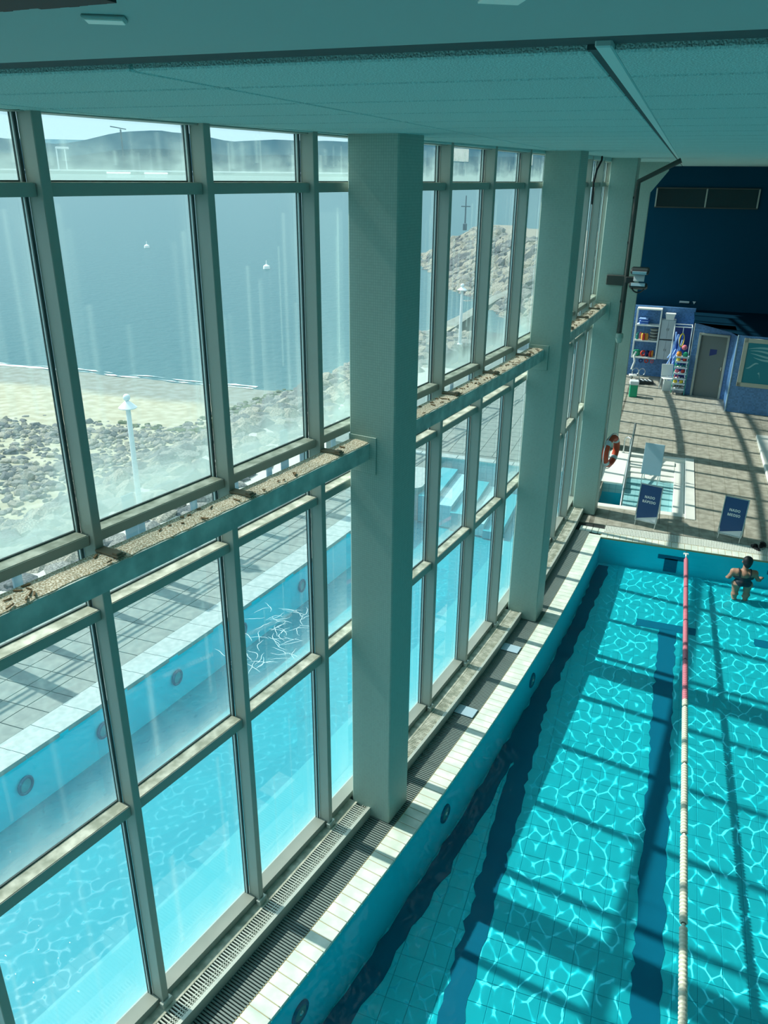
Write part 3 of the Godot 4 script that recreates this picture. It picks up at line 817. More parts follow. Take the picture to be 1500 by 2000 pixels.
func build_outdoor_pool() -> void:
	var ob := thing("outdoor_pool_basin", "bright turquoise outdoor pool basin with pale benches and stairs", "pool", V(-4, -1, 9), 0, "", "structure")
	var g := G.new(); var n := 22
	for i in n:
		var a := -3.0 + 22.1 * i / n; var b := -3.0 + 22.1 * (i + 1) / n
		g.quad(V(ox(a) - 0.05, -0.82, a), P(a, 1.0, -0.82), P(b, 1.0, -0.82), V(ox(b) - 0.05, -0.82, b))
	g.quad(V(-7.5, -0.82, 17.9), V(-5.0, -0.82, 17.9), V(-5.0, -0.82, 19.2), V(-7.5, -0.82, 19.2))
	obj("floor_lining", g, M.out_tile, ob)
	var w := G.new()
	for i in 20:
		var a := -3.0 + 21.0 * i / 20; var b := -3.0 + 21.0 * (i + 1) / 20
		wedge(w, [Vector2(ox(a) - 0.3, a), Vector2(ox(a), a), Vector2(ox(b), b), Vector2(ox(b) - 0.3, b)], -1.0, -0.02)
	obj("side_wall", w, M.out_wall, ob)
	var e := G.new(); e.abox(V(-4.6, -0.5, 19.2), Vector3(6.4, 0.98, 0.14)); e.abox(V(-7.4, -0.5, 18.5), Vector3(0.14, 0.98, 1.5)); obj("end_wall", e, M.spa_tile, ob)
	for q in [[1.0, 1.62, -0.3], [1.62, 2.1, -0.52]]:
		var s := G.new(); sweep(s, -3.0, 15.5, rect(q[0], q[1], -0.8, q[2]), 0.8); obj("bench", s, M.out_step, ob)
	for k in 5:
		var s := G.new(); var x := -5.0 + k * 0.42
		wedge(s, [Vector2(x, 16.6 - k * 0.1), Vector2(x + 0.42, 16.6 - k * 0.1), Vector2(x + 0.42, 18.7), Vector2(x, 18.7)], -0.8, -0.13 - 0.12 * k)
		obj("stair", s, M.out_step if k % 2 == 0 else M.spa_tile, ob)
	# coping strips
	var cp := thing("trim_4", "broad white coping stones along the outdoor pool", "", V(-6.5, 0, 9), 0, "", "structure")
	var d := 2.0
	while d < 17.9:
		var b := d + 0.5; var j := 0.004
		for r in 2:
			var o0: float = [0.0, 0.24][r]; var o1: float = [0.235, 0.475][r]
			var s := G.new(); wedge(s, [Vector2(ox(d) - o1, d + j), Vector2(ox(d) - o0, d + j), Vector2(ox(b) - o0, b - j), Vector2(ox(b) - o1, b - j)], -0.06, 0.012 if r == 0 else 0.006)
			obj("coping_stone", s, M.out_coping, cp)
		d = b
	var i0 := 0
	for i in 11:
		var s := G.new(); s.abox(V(-7.0 + i * 0.5, -0.03, 19.27), Vector3(0.492, 0.08, 0.26), 0.01); obj("coping_stone", s, M.out_coping, cp)
	var pl := G.new()
	var c := []
	for i in 13: c.append(Vector2(-5.17 + 0.2 * cos(PI + PI * i / 12), 16.85 + 0.2 * sin(PI + PI * i / 12)))
	c.append(Vector2(-4.97, 18.1)); c.append(Vector2(-5.55, 18.1))
	wedge(pl, c, -0.9, 0.02)
	tag(obj("corner_block", pl, M.out_coping), "white rounded block at the far corner of the outdoor pool's edge", "block")
	for q in 5:
		var dd: float = [5.9, 7.15, 8.6, 10.2, 12.0][q]
		var t := thing("wall_lamp_ring", ["round lamp ring in the outdoor pool wall, nearest the bottom left", "round lamp ring in the outdoor pool wall, second from the bottom left", "round lamp ring in the outdoor pool wall, middle one of five", "round lamp ring in the outdoor pool wall, fourth from the bottom left", "round lamp ring in the outdoor pool wall, nearest the big column"][q], "pool light", V(ox(dd) + 0.02, -0.4, dd), PI / 2, "lamp rings in the outdoor pool wall")
		var a := G.new(); a.torus(Transform3D(), 0.11, 0.022, 0, TAU, 20, 6); obj("ring", a, M.out_ring, t)
		var b := G.new(); b.lathe(Transform3D(Basis(Vector3.RIGHT, PI / 2), Vector3.ZERO), [Vector2(0.1, 0.0), Vector2(0.0, 0.012)], 16); obj("lens", b, M.out_step, t)
	var wt := G.new()
	for i in n:
		var a := -3.0 + 22.1 * i / n; var b := -3.0 + 22.1 * (i + 1) / n
		wt.quad(V(ox(a), -0.045, a), P(a, 1.04, -0.045), P(b, 1.04, -0.045), V(ox(b), -0.045, b))
	wt.quad(V(-7.35, -0.045, 18.1), V(ox(18.1), -0.045, 18.1), V(ox(18.1), -0.045, 19.14), V(-7.35, -0.045, 19.14))
	tag(obj("outdoor_pool_water", wt, M.out_water), "bright rippling water of the outdoor pool beyond the glass", "water", "", "stuff")
	# foam where the jets break the surface
	var fo := G.new(); rng.seed = 12
	for i in 70:
		var p := Vector2(rng.randf_range(-5.75, -4.6), rng.randf_range(8.8, 10.6)); var a := rng.randf_range(0, TAU)
		var prev := []
		for k in 9:
			a += rng.randf_range(-0.5, 0.5)
			var q := p + Vector2(cos(a), sin(a)) * 0.045
			var s := Vector2(-sin(a), cos(a)) * (0.001 + 0.0025 * sin(PI * k / 8.0))
			var cur := [V(q.x - s.x, -0.078, q.y - s.y), V(q.x + s.x, -0.078, q.y + s.y)]
			if prev: fo.quad(prev[0], prev[1], cur[1], cur[0])
			prev = cur; p = q
	tag(obj("foam_streaks", fo, M.foam), "white foam streaks churned up in the outdoor pool", "foam", "", "stuff")

func rail_x(d: float) -> float: return -8.33 + 0.19 * (d - 11.0)

func build_terrace() -> void:
	var te := thing("terrace", "grey paved terrace between outdoor pool and railing", "terrace", V(-8, 0, 12), 0, "", "structure")
	var g := G.new()
	for i in 16:
		var a := 0.0 + 19.4 * i / 16; var b := 19.4 * (i + 1) / 16
		wedge(g, [Vector2(rail_x(a) - 1.2, a), Vector2(ox(a) - 0.25, a), Vector2(ox(b) - 0.25, b), Vector2(rail_x(b) - 1.2, b)], -0.3, -0.012)
	wedge(g, [Vector2(-8.6, 19.4), Vector2(-1.7, 19.4), Vector2(-1.7, 34), Vector2(-6.0, 34)], -0.3, -0.012)
	obj("bed", g, M.paver_joint, te)
	var cells := []
	var S := 0.4
	for j in 80:
		for i in 22:
			var a := 2.0 + j * S; var b := a + S
			if b < 19.4:
				var x0 := ox(a) - 0.48 - i * S; var x1 := ox(b) - 0.48 - i * S
				if x0 - S < rail_x(a) - 1.2: continue
				cells.append([Vector2(x0 - S, a), Vector2(x0, a), Vector2(x1, b), Vector2(x1 - S, b)])
			elif a > 19.39:
				var x := -1.9 - i * S
				if x - S < rail_x(a) - 0.7: continue
				cells.append([Vector2(x - S, a), Vector2(x, a), Vector2(x, b), Vector2(x - S, b)])
	var vis := []
	for c in cells:
		var m: Vector2 = (c[0] + c[2]) / 2
		vis.append([c, V(m.x, 0, m.y).distance_to(cam.position) + (0.0 if in_view(V(m.x, 0, m.y)) else 200.0)])
	vis.sort_custom(func(p, q): return p[1] < q[1])
	var rest := G.new(); var k := 0
	for cc in vis:
		var c: Array = cc[0]
		var m: Vector2 = (c[0] + c[2]) / 2
		var t := rest if k >= 300 else G.new()
		var q := []
		for p in c: q.append(m + (p - m) * 0.965)
		wedge(t, q, -0.04, 0.0)
		if k < 300: obj("paver", t, M.paver, te)
		k += 1
	tag(obj("paver_field", rest, M.paver, te), "", "", "", "stuff")
	# railing
	var ra := thing("railing", "blue-grey post railing along the seaward edge of the terrace", "railing", V(-9, 0, 12))
	for d in [4.3, 5.6, 6.9, 8.2, 9.42, 10.68, 12.0, 13.2, 14.3, 15.5, 16.75, 18.0, 19.3, 20.6, 21.9, 23.2, 24.5]:
		var p := G.new(); p.box(Transform3D(Basis(Vector3.UP, -0.2), V(rail_x(d), 0.6, d)), Vector3(0.05, 1.2, 0.15), 0.006)
		p.box(Transform3D(Basis(Vector3.UP, -0.2), V(rail_x(d), 0.01, d)), Vector3(0.14, 0.02, 0.24), 0.004)
		obj("post", p, M.post, ra)
	for y in [1.17, 1.3]:
		var p := G.new(); p.tube([V(rail_x(3), y, 3), V(rail_x(14), y, 14), V(rail_x(26), y, 26)], 0.022, 8); obj("rail", p, M.post, ra)
	for q in 3:
		var d: float = [7.45, 10.34, 14.68][q]
		var t := thing("notice_board", ["slim blue-grey board by the railing, left of the view", "slim blue-grey board by the railing behind the nearest lamp post", "slim blue-grey board by the railing, nearest to the big column"][q], "board", V(rail_x(d) + 0.12, 0, d), PI / 2 - 0.2, "slim boards along the railing")
		var a := G.new(); a.abox(Vector3(0, 0.88, 0), Vector3(0.26, 1.74, 0.03), 0.006); obj("panel", a, M.post, t)
		for s in [-1, 1]:
			var b := G.new(); b.abox(Vector3(s * 0.1, 0.01, 0), Vector3(0.06, 0.02, 0.1), 0.003); obj("foot", b, M.bracket, t)
	var pr := G.new()
	wedge(pr, [Vector2(-13.0, 4), Vector2(rail_x(4) - 1.15, 4), Vector2(rail_x(32) - 1.15, 32), Vector2(-11.0, 32)], -1.2, -0.6)
	tag(obj("promenade", pr, M.promenade), "pale strip of ground between railing and stone revetment", "", "", "structure")
	lamp_post(V(-9.45, 0.0, 12.06), 3.0, 1.0, "white lamp post with cone hood in front of the beach")
	lamp_post(V(-8.72, -0.1, 34.75), 2.65, 1.25, "white lamp post with cone hood seen through the second bay before the groyne")

func lamp_post(at: Vector3, h: float, k: float, label: String) -> void:
	var t := thing("lamp_post", label, "lamp post", at, 0, "white lamp posts on the terrace")
	var a := G.new(); a.tube([at, at + Vector3(0, h - 0.25, 0)], [0.062 * k, 0.045 * k], 12)
	a.lathe(Transform3D(Basis(), at), [Vector2(0.12, 0.0), Vector2(0.12, 0.02), Vector2(0.06, 0.06)], 12); obj("pole", a, M.lamp_white, t)
	var b := G.new(); b.lathe(Transform3D(Basis(), at + Vector3(0, h - 0.28, 0)), [Vector2(0.0, 0.02), Vector2(0.17 * k, 0.0), Vector2(0.175 * k, 0.015), Vector2(0.07 * k, 0.11), Vector2(0.035 * k, 0.14), Vector2(0.0, 0.14)], 20); obj("hood", b, M.lamp_white, t)
	var c := G.new()
	var pr := []
	for i in 9: pr.append(Vector2(0.068 * k * sin(PI * i / 8.0), -0.068 * k * cos(PI * i / 8.0)))
	c.lathe(Transform3D(Basis(), at + Vector3(0, h - 0.075, 0)), pr, 16); obj("globe", c, M.lamp_white, t)

func rock_mesh(sd: int, flat: float) -> ArrayMesh:
	var r := RandomNumberGenerator.new(); r.seed = sd
	var f := FastNoiseLite.new(); f.seed = sd; f.frequency = 0.9; f.fractal_octaves = 2
	var g := G.new()
	var A := 8; var B := 5
	var cut := []
	for i in 6: cut.append([Vector3(r.randf_range(-1, 1), r.randf_range(-0.3, 1), r.randf_range(-1, 1)).normalized(), r.randf_range(0.55, 0.85)])
	var pts := []
	for j in B + 1:
		var row := []
		for i in A:
			var th := PI * j / B; var ph := TAU * (i + 0.5 * (j % 2)) / A
			var p := Vector3(sin(th) * cos(ph), cos(th), sin(th) * sin(ph))
			p *= 1.0 + 0.3 * f.get_noise_3dv(p * 1.4)
			for c in cut:
				var dd: float = p.dot(c[0]) - c[1]
				if dd > 0: p -= c[0] * dd
			row.append(Vector3(p.x, p.y * flat, p.z * 0.85))
		pts.append(row)
	for j in B:
		for i in A:
			var a: Vector3 = pts[j][i]; var b: Vector3 = pts[j][(i + 1) % A]; var c: Vector3 = pts[j + 1][i]; var d: Vector3 = pts[j + 1][(i + 1) % A]
			if j % 2 == 0:
				if j > 0: g.tri(a, b, c)
				if j < B - 1: g.tri(b, d, c)
			else:
				g.tri(a, d, c)
				g.tri(a, b, d)
	return g.mesh()

func shore_d(x: float) -> float:   # distance ahead of the waterline at x
	if x < -24: return 37.5 - 0.004 * (x + 24) * (x + 24) * 0.3
	if x < -19: return 37.5 + (x + 24) * 0.08
	return 37.9 + (x + 19) * 1.2
func ground(x: float, d: float) -> float:
	var s := shore_d(x) - d
	var y := -4.0 + 0.075 * s if s > 0 else -4.0 + 0.12 * s
	y = minf(y, -2.9 + 0.02 * s)
	var edge := -12.9 + 0.03 * (d - 16)
	var q := x - (edge - 4.0)
	if q > 0: y = maxf(y, lerpf(y, -0.7, clampf(q / 4.0, 0, 1)))
	return y
func groyne_line(t: float) -> Vector2:   # foot of the groyne towards us, from the shore to its tip
	return Vector2(lerpf(-9.0, -36.5, t) - 2.5 * sin(PI * t), lerpf(61.0, 120.0, t))
func groyne_y(x: float, d: float) -> float:
	var best := 1e9; var side := 0.0
	for i in 24:
		var a := groyne_line(i / 24.0); var b := groyne_line((i + 1) / 24.0)
		var t := clampf((Vector2(x, d) - a).dot(b - a) / (b - a).length_squared(), 0, 1)
		var q := a + (b - a) * t
		var ds := q.distance_to(Vector2(x, d))
		if ds < best:
			best = ds
			side = (b - a).cross(Vector2(x, d) - a)
	var tip := Vector2(x, d).distance_to(groyne_line(1.0) + Vector2(11, 6))
	var v := best if side < 0 else -best
	v = minf(v, 12.0 - tip + 0.0 if d > 121 else 99.0)
	return -4.6 + clampf(v / 9.0, 0.0, 1.0) * 4.9

func build_coast() -> void:
	var sea := G.new(); sea.abox(V(-1990, -9.0, 1500), Vector3(4000, 10.0, 3600))
	tag(obj("sea", sea, M.sea), "calm blue-green sea filling the bay", "sea", "", "stuff")
	var g := G.new()
	var nx := 90; var nd := 80
	var f := FastNoiseLite.new(); f.seed = 2; f.frequency = 0.25
	var grid := []
	for j in nd + 1:
		var row := []
		for i in nx + 1:
			var x := -75.0 + 64.0 * i / nx; var d := 4.0 + 56.0 * j / nd
			row.append(V(x, ground(x, d) + 0.05 * f.get_noise_2d(x, d), d))
		grid.append(row)
	for j in nd + 1:
		for i in nx + 1:
			var p: Vector3 = grid[j][i]
			var s := shore_d(p.x) + p.z
			var wet := smoothstep(5.2, 4.4, s + 0.5 * f.get_noise_2d(p.x * 0.4, p.z * 0.4))
			g.tint = Color(0.42, 0.44, 0.34).lerp(Color(0.24, 0.29, 0.27), wet)
			var a: Vector3 = grid[j][maxi(i - 1, 0)]; var b: Vector3 = grid[j][mini(i + 1, nx)]; var c: Vector3 = grid[maxi(j - 1, 0)][i]; var e: Vector3 = grid[mini(j + 1, nd)][i]
			g.vert(p, (b - a).cross(e - c).normalized())
	for j in nd:
		for i in nx:
			var a := j * (nx + 1) + i
			g.tri_i(a, a + 1, a + nx + 2); g.tri_i(a, a + nx + 2, a + nx + 1)
	g.tint = Color(1, 1, 1)
	tag(obj("beach_sand", g, M.sand), "pale sandy beach sloping to the water, wet and darker at the edge", "beach", "", "stuff")
	var fo := G.new(); rng.seed = 5
	for pas in 2:
		var prev := []
		for i in 150:
			var x := -75.0 + 54.0 * i / 149
			var w := maxf(0.0, 0.03 + 0.2 * f.get_noise_2d(x * 2.5, 50 * pas) + rng.randf_range(-0.05, 0.09)) + (0.12 if x < -34 else 0.0) * (1 if pas == 0 else 0)
			var d := shore_d(x) + 0.3 * f.get_noise_2d(x * 0.8, 9.0) + pas * 0.45
			var y := -3.965 + maxf(0, 0.09 * (shore_d(x) - d))
			var cur := [V(x, y, d - w), V(x, y, d + w)]
			if prev: fo.quad(prev[0], cur[0], cur[1], prev[1])
			prev = cur
	tag(obj("surf_foam", fo, M.foam), "thin white line of surf along the beach", "foam", "", "stuff")
	# stones
	var shapes := []
	for k in 4: shapes.append(rock_mesh(60 + k, [0.62, 0.5, 0.75, 0.45][k]))
	rng.seed = 77
	var beach := []
	for i in 26000:
		var x := rng.randf_range(-40, -13.5); var d := rng.randf_range(12.0, 39.5)
		var s := shore_d(x) - d
		var cut := f.get_noise_2d(x * 0.55 + 30, d * 0.9)
		var band := smoothstep(8.5 + 0.14 * (-x - 15), 11.5 + 0.14 * (-x - 15), s) if x < -19.5 else smoothstep(-0.8, 0.5, s)
		if rng.randf() > band * (0.34 + 0.9 * cut) + (0.3 * band if x > -23 else 0.0): continue
		if x > -13.7 + 0.03 * (d - 16): continue
		var z := rng.randf_range(0.07, 0.2) * (1.6 if rng.randf() < 0.12 else 1.0)
		beach.append([x, d, z])
	scatter(beach, shapes, 200, "beach_stone", "stone", "grey stone lying on the sand below the revetment", "stones strewn over the beach", "beach_shingle", "smaller grey stones strewn over the beach sand", func(x, d): return ground(x, d), true)
	var rev := []
	for i in 1400:
		var d := rng.randf_range(8.0, 40.0)
		var q := rng.randf_range(-2.8, 1.2)
		var x := -12.7 + 0.03 * (d - 16) - q
		rev.append([x, d, rng.randf_range(0.2, 0.44)])
	scatter(rev, shapes, 130, "boulder", "boulder", "large grey boulder in the stone revetment below the terrace", "boulders of the revetment", "revetment_rubble", "rubble filling the stone revetment below the terrace", func(x, d): return ground(x, d), false)
	# groyne
	var gg := G.new()
	var N := 60
	grid = []
	for j in N + 1:
		for i in N + 1:
			var x := -46.0 + 62.0 * i / N; var d := 56.0 + 76.0 * j / N
			gg.vert(V(x, groyne_y(x, d) - 0.1, d), Vector3.UP)
	for j in N:
		for i in N:
			var a := j * (N + 1) + i
			gg.tri_i(a, a + 1, a + N + 2); gg.tri_i(a, a + N + 2, a + N + 1)
	tag(obj("groyne", gg, M.rock2), "pale flat-topped stone groyne reaching out into the bay", "groyne", "", "structure")
	var gr := []
	for i in 2600:
		var t := rng.randf(); var q := rng.randf_range(-0.5, 9.5)
		var a := groyne_line(t); var b := groyne_line(minf(t + 0.02, 1.0)) if t < 0.98 else groyne_line(1.0) + (groyne_line(1.0) - groyne_line(0.98))
		var nr := (b - a).normalized().rotated(-PI / 2)
		var p := a + nr * q
		if t > 0.35 and q > 8.2 and rng.randf() < 0.7: continue
		gr.append([p.x, p.y, rng.randf_range(0.5, 1.15)])
	scatter(gr, shapes, 170, "groyne_rock", "boulder", "pale armour boulder on the groyne beyond the second bay", "armour boulders of the groyne", "groyne_rubble", "rubble between the armour boulders of the groyne", func(x, d): return groyne_y(x, d), false)
	var c := thing("beacon", "thin dark cross-shaped beacon standing on the groyne", "beacon", V(-28.9, 0.1, 115))
	var m := G.new(); m.tube([V(-28.9, 0.1, 115), V(-28.9, 4.6, 115)], [0.14, 0.08], 8); obj("mast", m, M.crane, c)
	var k := G.new(); k.abox(V(-28.9, 3.2, 115), Vector3(1.3, 0.14, 0.14), 0.02); obj("crossbar", k, M.crane, c)
	var b := G.new(); b.abox(V(-28.9, 0.5, 115), Vector3(0.5, 0.9, 0.5), 0.05); obj("base", b, M.crane, c)

func scatter(spots: Array, shapes: Array, most: int, nm: String, cat: String, label: String, grp: String, nm2: String, label2: String, gy: Callable, flat: bool) -> void:
	var all := []
	for s in spots:
		var p := V(s[0], gy.call(s[0], s[1]), s[1])
		var size: float = s[2]
		all.append([p, size, (size / p.distance_to(cam.position)) if in_view(p, 1.0) else 0.0])
	all.sort_custom(func(a, b): return a[2] > b[2])
	var rest := [[], [], [], []]
	for i in all.size():
		var p: Vector3 = all[i][0]; var z: float = all[i][1]
		var b := Basis.from_euler(Vector3(rng.randf_range(-0.25, 0.25), rng.randf() * TAU, rng.randf_range(-0.25, 0.25))).scaled(Vector3(z, z * rng.randf_range(0.7, 1.1), z) * (1.0 if flat else 1.15))
		var k := rng.randi() % 4
		var green := flat and p.x > -23 and p.z < -27
		if i < most and all[i][2] > 0.0:
			var o := MeshInstance3D.new(); o.name = numbered(nm); add_child(o)
			o.mesh = shapes[k]; o.transform = Transform3D(b, p + Vector3(0, z * 0.12, 0))
			o.material_override = M["rock3"] if green and i % 3 > 0 else M["rock%d" % (i % 3)]
			tag(o, ("green weedy stone on the beach near the waterline" if green and i % 3 > 0 else label), cat, grp)
		else:
			rest[(3 if green and i % 3 > 0 else i % 3)].append(Transform3D(b, p + Vector3(0, z * 0.12, 0)))
	for k in 4:
		if rest[k].is_empty(): continue
		var mm := MultiMesh.new(); mm.transform_format = MultiMesh.TRANSFORM_3D; mm.mesh = shapes[k]; mm.instance_count = rest[k].size()
		for i in rest[k].size(): mm.set_instance_transform(i, rest[k][i])
		var o := MultiMeshInstance3D.new(); o.name = numbered(nm2); o.multimesh = mm; o.material_override = M["rock%d" % k]
		add_child(o)
		tag(o, label2 + ["", ", darker grey ones", ", pale ones", ", green ones"][k], cat, "", "stuff")

func build_far_shore() -> void:
	# directions follow the bay: hills about 1.8 km off, port works nearer
	for L in 2:
		var g := G.new(); var f := FastNoiseLite.new(); f.seed = 30 + L; f.frequency = 0.0016; f.fractal_octaves = 5
		var R: float = [2300.0, 1900.0][L]
		var prev := []
		var n := 170
		for i in n + 1:
			var a := deg_to_rad(lerpf(-78.0, 32.0, float(i) / n))
			var px := tan(clampf(a + 0.339, -1.3, 1.3))
			var h: float
			if L == 1: h = 80.0 + 24.0 * f.get_noise_1d(a * 900.0) + 16.0 * exp(-pow((rad_to_deg(a) + 34.5) / 4.0, 2.0)) - 14.0 * exp(-pow((rad_to_deg(a) + 40.5) / 2.2, 2.0)) - 8.0 * exp(-pow((rad_to_deg(a) + 30.0) / 1.5, 2.0)) + 3.0 * f.get_noise_1d(a * 9000.0)
			else: h = 92.0 + 18.0 * f.get_noise_1d(500 + a * 700.0)
			var dir := Vector3(sin(a), 0, -cos(a))
			var cur := [dir * R + Vector3(0, -4, 0), dir * (R + 60) + Vector3(0, h * 0.6, 0), dir * (R + 160) + Vector3(0, h, 0), dir * (R + 500) + Vector3(0, -4, 0)]
			if prev:
				for k in 3: g.quad(prev[k], cur[k], cur[k + 1], prev[k + 1])
			prev = cur
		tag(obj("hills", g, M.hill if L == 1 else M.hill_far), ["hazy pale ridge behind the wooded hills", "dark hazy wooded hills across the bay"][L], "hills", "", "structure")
	var at := func(a: float, r: float, y: float) -> Vector3: return Vector3(sin(deg_to_rad(a)) * r, y, -cos(deg_to_rad(a)) * r)
	var q := thing("quay", "long pale harbour quay below the hills across the bay", "quay", at.call(-36.0, 820.0, -4.0))
	var w := G.new(); w.box(Transform3D(Basis(Vector3.UP, deg_to_rad(36)), at.call(-36.0, 820.0, 1.0)), Vector3(560, 12, 14), 0.5); obj("wall", w, M.quay, q)
	var cpg := G.new(); cpg.box(Transform3D(Basis(Vector3.UP, deg_to_rad(36)), at.call(-36.0, 818.0, 10.2)), Vector3(560, 1.2, 10), 0.2); obj("parapet", cpg, M.shed, q)
	for i in 2:
		var a: float = [-36.9, -34.6][i]
		var o: Vector3 = at.call(a, 780.0, -4.0)
		var t := thing("harbour_shed", ["long white shed on the water's edge across the bay, left of two", "long white shed on the water's edge across the bay, right of two"][i], "shed", o, deg_to_rad(36))
		var b := G.new(); b.abox(Vector3(0, 10.2, 0), Vector3(19, 3.4, 8), 0.2); obj("wall", b, M.shed, t)
		var r := G.new(); r.loft([[Vector3(-10, 11.8, 4.5), Vector3(-10, 11.8, -4.5), Vector3(-10, 13.2, 0)], [Vector3(10, 11.8, 4.5), Vector3(10, 11.8, -4.5), Vector3(10, 13.2, 0)]]); obj("roof", r, M.white, t)
		var pf := G.new(); pf.abox(Vector3(0, 4.2, 0), Vector3(22, 8.6, 10), 0.2); obj("pier", pf, M.quay, t)
	var fr := thing("gantry", "small white gantry frame before the hills across the bay", "gantry", at.call(-40.2, 805.0, 10.0), deg_to_rad(40))
	for s in [-1, 1]:
		var b := G.new(); b.abox(Vector3(s * 3.4, 9, 0), Vector3(1.2, 18, 1.2), 0.2); obj("leg", b, M.shed, fr)
	var tb := G.new(); tb.abox(Vector3(1.5, 18, 0), Vector3(11, 1.8, 2.0), 0.2); obj("top_beam", tb, M.shed, fr)
	var cr := thing("crane", "dark harbour crane rising above the hilltop across the bay", "crane", at.call(-36.5, 1500.0, -4.0), deg_to_rad(30))
	var mb := G.new(); mb.abox(Vector3(0, 40, 0), Vector3(2.4, 80, 2.4), 0.3); obj("tower", mb, M.crane, cr)
	var jb := G.new(); jb.tube([Vector3(-16, 84, 0), Vector3(3, 81, 0), Vector3(9, 80, 0)], 0.9, 6); obj("jib", jb, M.crane, cr)
	var ms := thing("mast", "tall thin mast across the bay beside a mullion", "mast", at.call(-32.75, 900.0, -4.0))
	var mg := G.new(); mg.tube([ms.position, ms.position + Vector3(0, 60, 0)], [1.1, 0.7], 8); obj("pole", mg, M.crane, ms)
	for i in 2:
		var bo := thing("buoy", ["small white buoy afloat in the bay, left one", "small white buoy afloat in the bay, right one"][i], "buoy", [V(-81, -4, 113), V(-49, -4, 93)][i])
		var b := G.new(); b.lathe(Transform3D(Basis(), bo.position), [Vector2(0.0, -0.2), Vector2(0.45, 0.0), Vector2(0.4, 0.35), Vector2(0.0, 0.6)], 10); obj("float", b, M.white, bo)
		var c := G.new(); c.tube([bo.position + Vector3(0, 0.5, 0), bo.position + Vector3(0, 1.0, 0)], 0.06, 6); obj("staff", c, M.white, bo)

# ------------------------------------------------------------------ things in the hall
func build_column_gear() -> void:
	# conduit with a little lamp at its foot, on the third column
	var f := frame(16.52, 0.32, 0)
	var t := thing("conduit", "dark conduit pipe running down the corner of the third column from the ceiling", "pipe", P(16.5, 0.3, 3.95))
	var a := G.new(); a.tube([f * Vector3(0.75, 7.14, -0.02), f * Vector3(0.06, 6.78, 0.03), f * Vector3(0.05, 6.6, 0.03), f * Vector3(0.05, 4.0, 0.03)], 0.045, 8); obj("pipe", a, M.bracket, t)  # pipe widened to stand in for the shaded face of the column
	for y in [4.6, 5.7, 6.5]:
		var c := G.new(); c.box(f * Transform3D(Basis(), Vector3(0.035, y, 0.02)), Vector3(0.09, 0.04, 0.07), 0.006); obj("clip", c, M.dark_plastic, t)
	var b := G.new(); b.lathe(f * Transform3D(Basis(), Vector3(0.06, 3.78, 0.03)), [Vector2(0.0, 0.0), Vector2(0.05, 0.02), Vector2(0.08, 0.12), Vector2(0.07, 0.2), Vector2(0.0, 0.22)], 12); obj("end_lamp", b, M.column, t)
	var d := G.new(); d.tube([f * Vector3(0.045, 3.8, 0.03), f * Vector3(0.045, 0.9, 0.03)], 0.016, 6); obj("shade_line_tube", d, M.mullion, t)  # added thin tube standing in for a shadow line down the column
	# floodlight on a bracket
	var fl := thing("floodlight", "dark twin floodlight on a bracket sticking out from the third column", "floodlight", P(16.5, 0.35, 4.85))
	var g := G.new(); g.box(f * Transform3D(Basis(), Vector3(-0.13, 5.0, 0.03)), Vector3(0.38, 0.19, 0.06), 0.01); obj("bracket_arm", g, M.bracket, fl)
	g = G.new(); g.box(f * Transform3D(Basis(), Vector3(0.13, 5.02, 0.06)), Vector3(0.16, 0.12, 0.1), 0.01); obj("yoke", g, M.dark_plastic, fl)
	for s in 2:
		var y: float = [5.2, 4.92][s]
		var h := f * Transform3D(Basis(Vector3.RIGHT, [0.3, -0.35][s]) , Vector3(0.3, y, 0.1))
		g = G.new(); g.box(h, Vector3(0.34, 0.1, 0.2), 0.03); obj("lamp_housing", g, M.dark_plastic, fl)
		g = G.new(); g.box(h * Transform3D(Basis(), Vector3(0.0, 0.0, 0.102)), Vector3(0.26, 0.06, 0.01), 0.004); obj("lamp_glass", g, M.pale_board, fl)
	g = G.new(); g.box(f * Transform3D(Basis(Vector3.RIGHT, -0.4), Vector3(0.3, 5.07, 0.13)), Vector3(0.2, 0.13, 0.02), 0.004); obj("reflector", g, M.locker, fl)
	g = G.new(); g.torus(f * Transform3D(Basis(), Vector3(0.3, 4.92, 0.12)), 0.12, 0.014, PI, TAU, 14, 6); obj("guard_ring", g, M.dark_plastic, fl)
	# life ring on the pool side of the third column
	var lf := frame(16.8, 0.17, 1.43)
	var lr := thing("life_ring", "orange-red life ring with pale bands hung on the third column's pool side", "life ring", lf.origin, -hd(16.85) + PI / 2 - 0.28)
	for k in 4:
		var a0 := PI / 4 + k * PI / 2
		g = G.new(); g.torus(Transform3D(), 0.29, 0.068, a0 + 0.16, a0 + PI / 2 - 0.16, 12, 10); obj("segment", g, M.buoy, lr)
		g = G.new(); g.torus(Transform3D(), 0.29, 0.071, a0 - 0.16, a0 + 0.16, 5, 10); obj("band", g, M.paper, lr)
	g = G.new(); g.torus(Transform3D(), 0.385, 0.01, 0, TAU, 30, 6); obj("grab_rope", g, M.paper, lr)
	# loose cable under the ceiling
	g = G.new(); var cf := frame(14.45, 0.7, 0)
	g.tube([cf * Vector3(0.04, 7.15, -0.1), cf * Vector3(0.06, 7.1, 0.0), cf * Vector3(0.0, 6.95, 0.03), cf * Vector3(-0.03, 6.75, 0.03), cf * Vector3(-0.02, 6.6, 0.03), cf * Vector3(-0.02, 6.42, 0.03)], 0.016, 8)
	tag(obj("loose_cable", g, M.rubber), "loose black cable hanging from the ceiling beside the third bay's mullion", "cable")

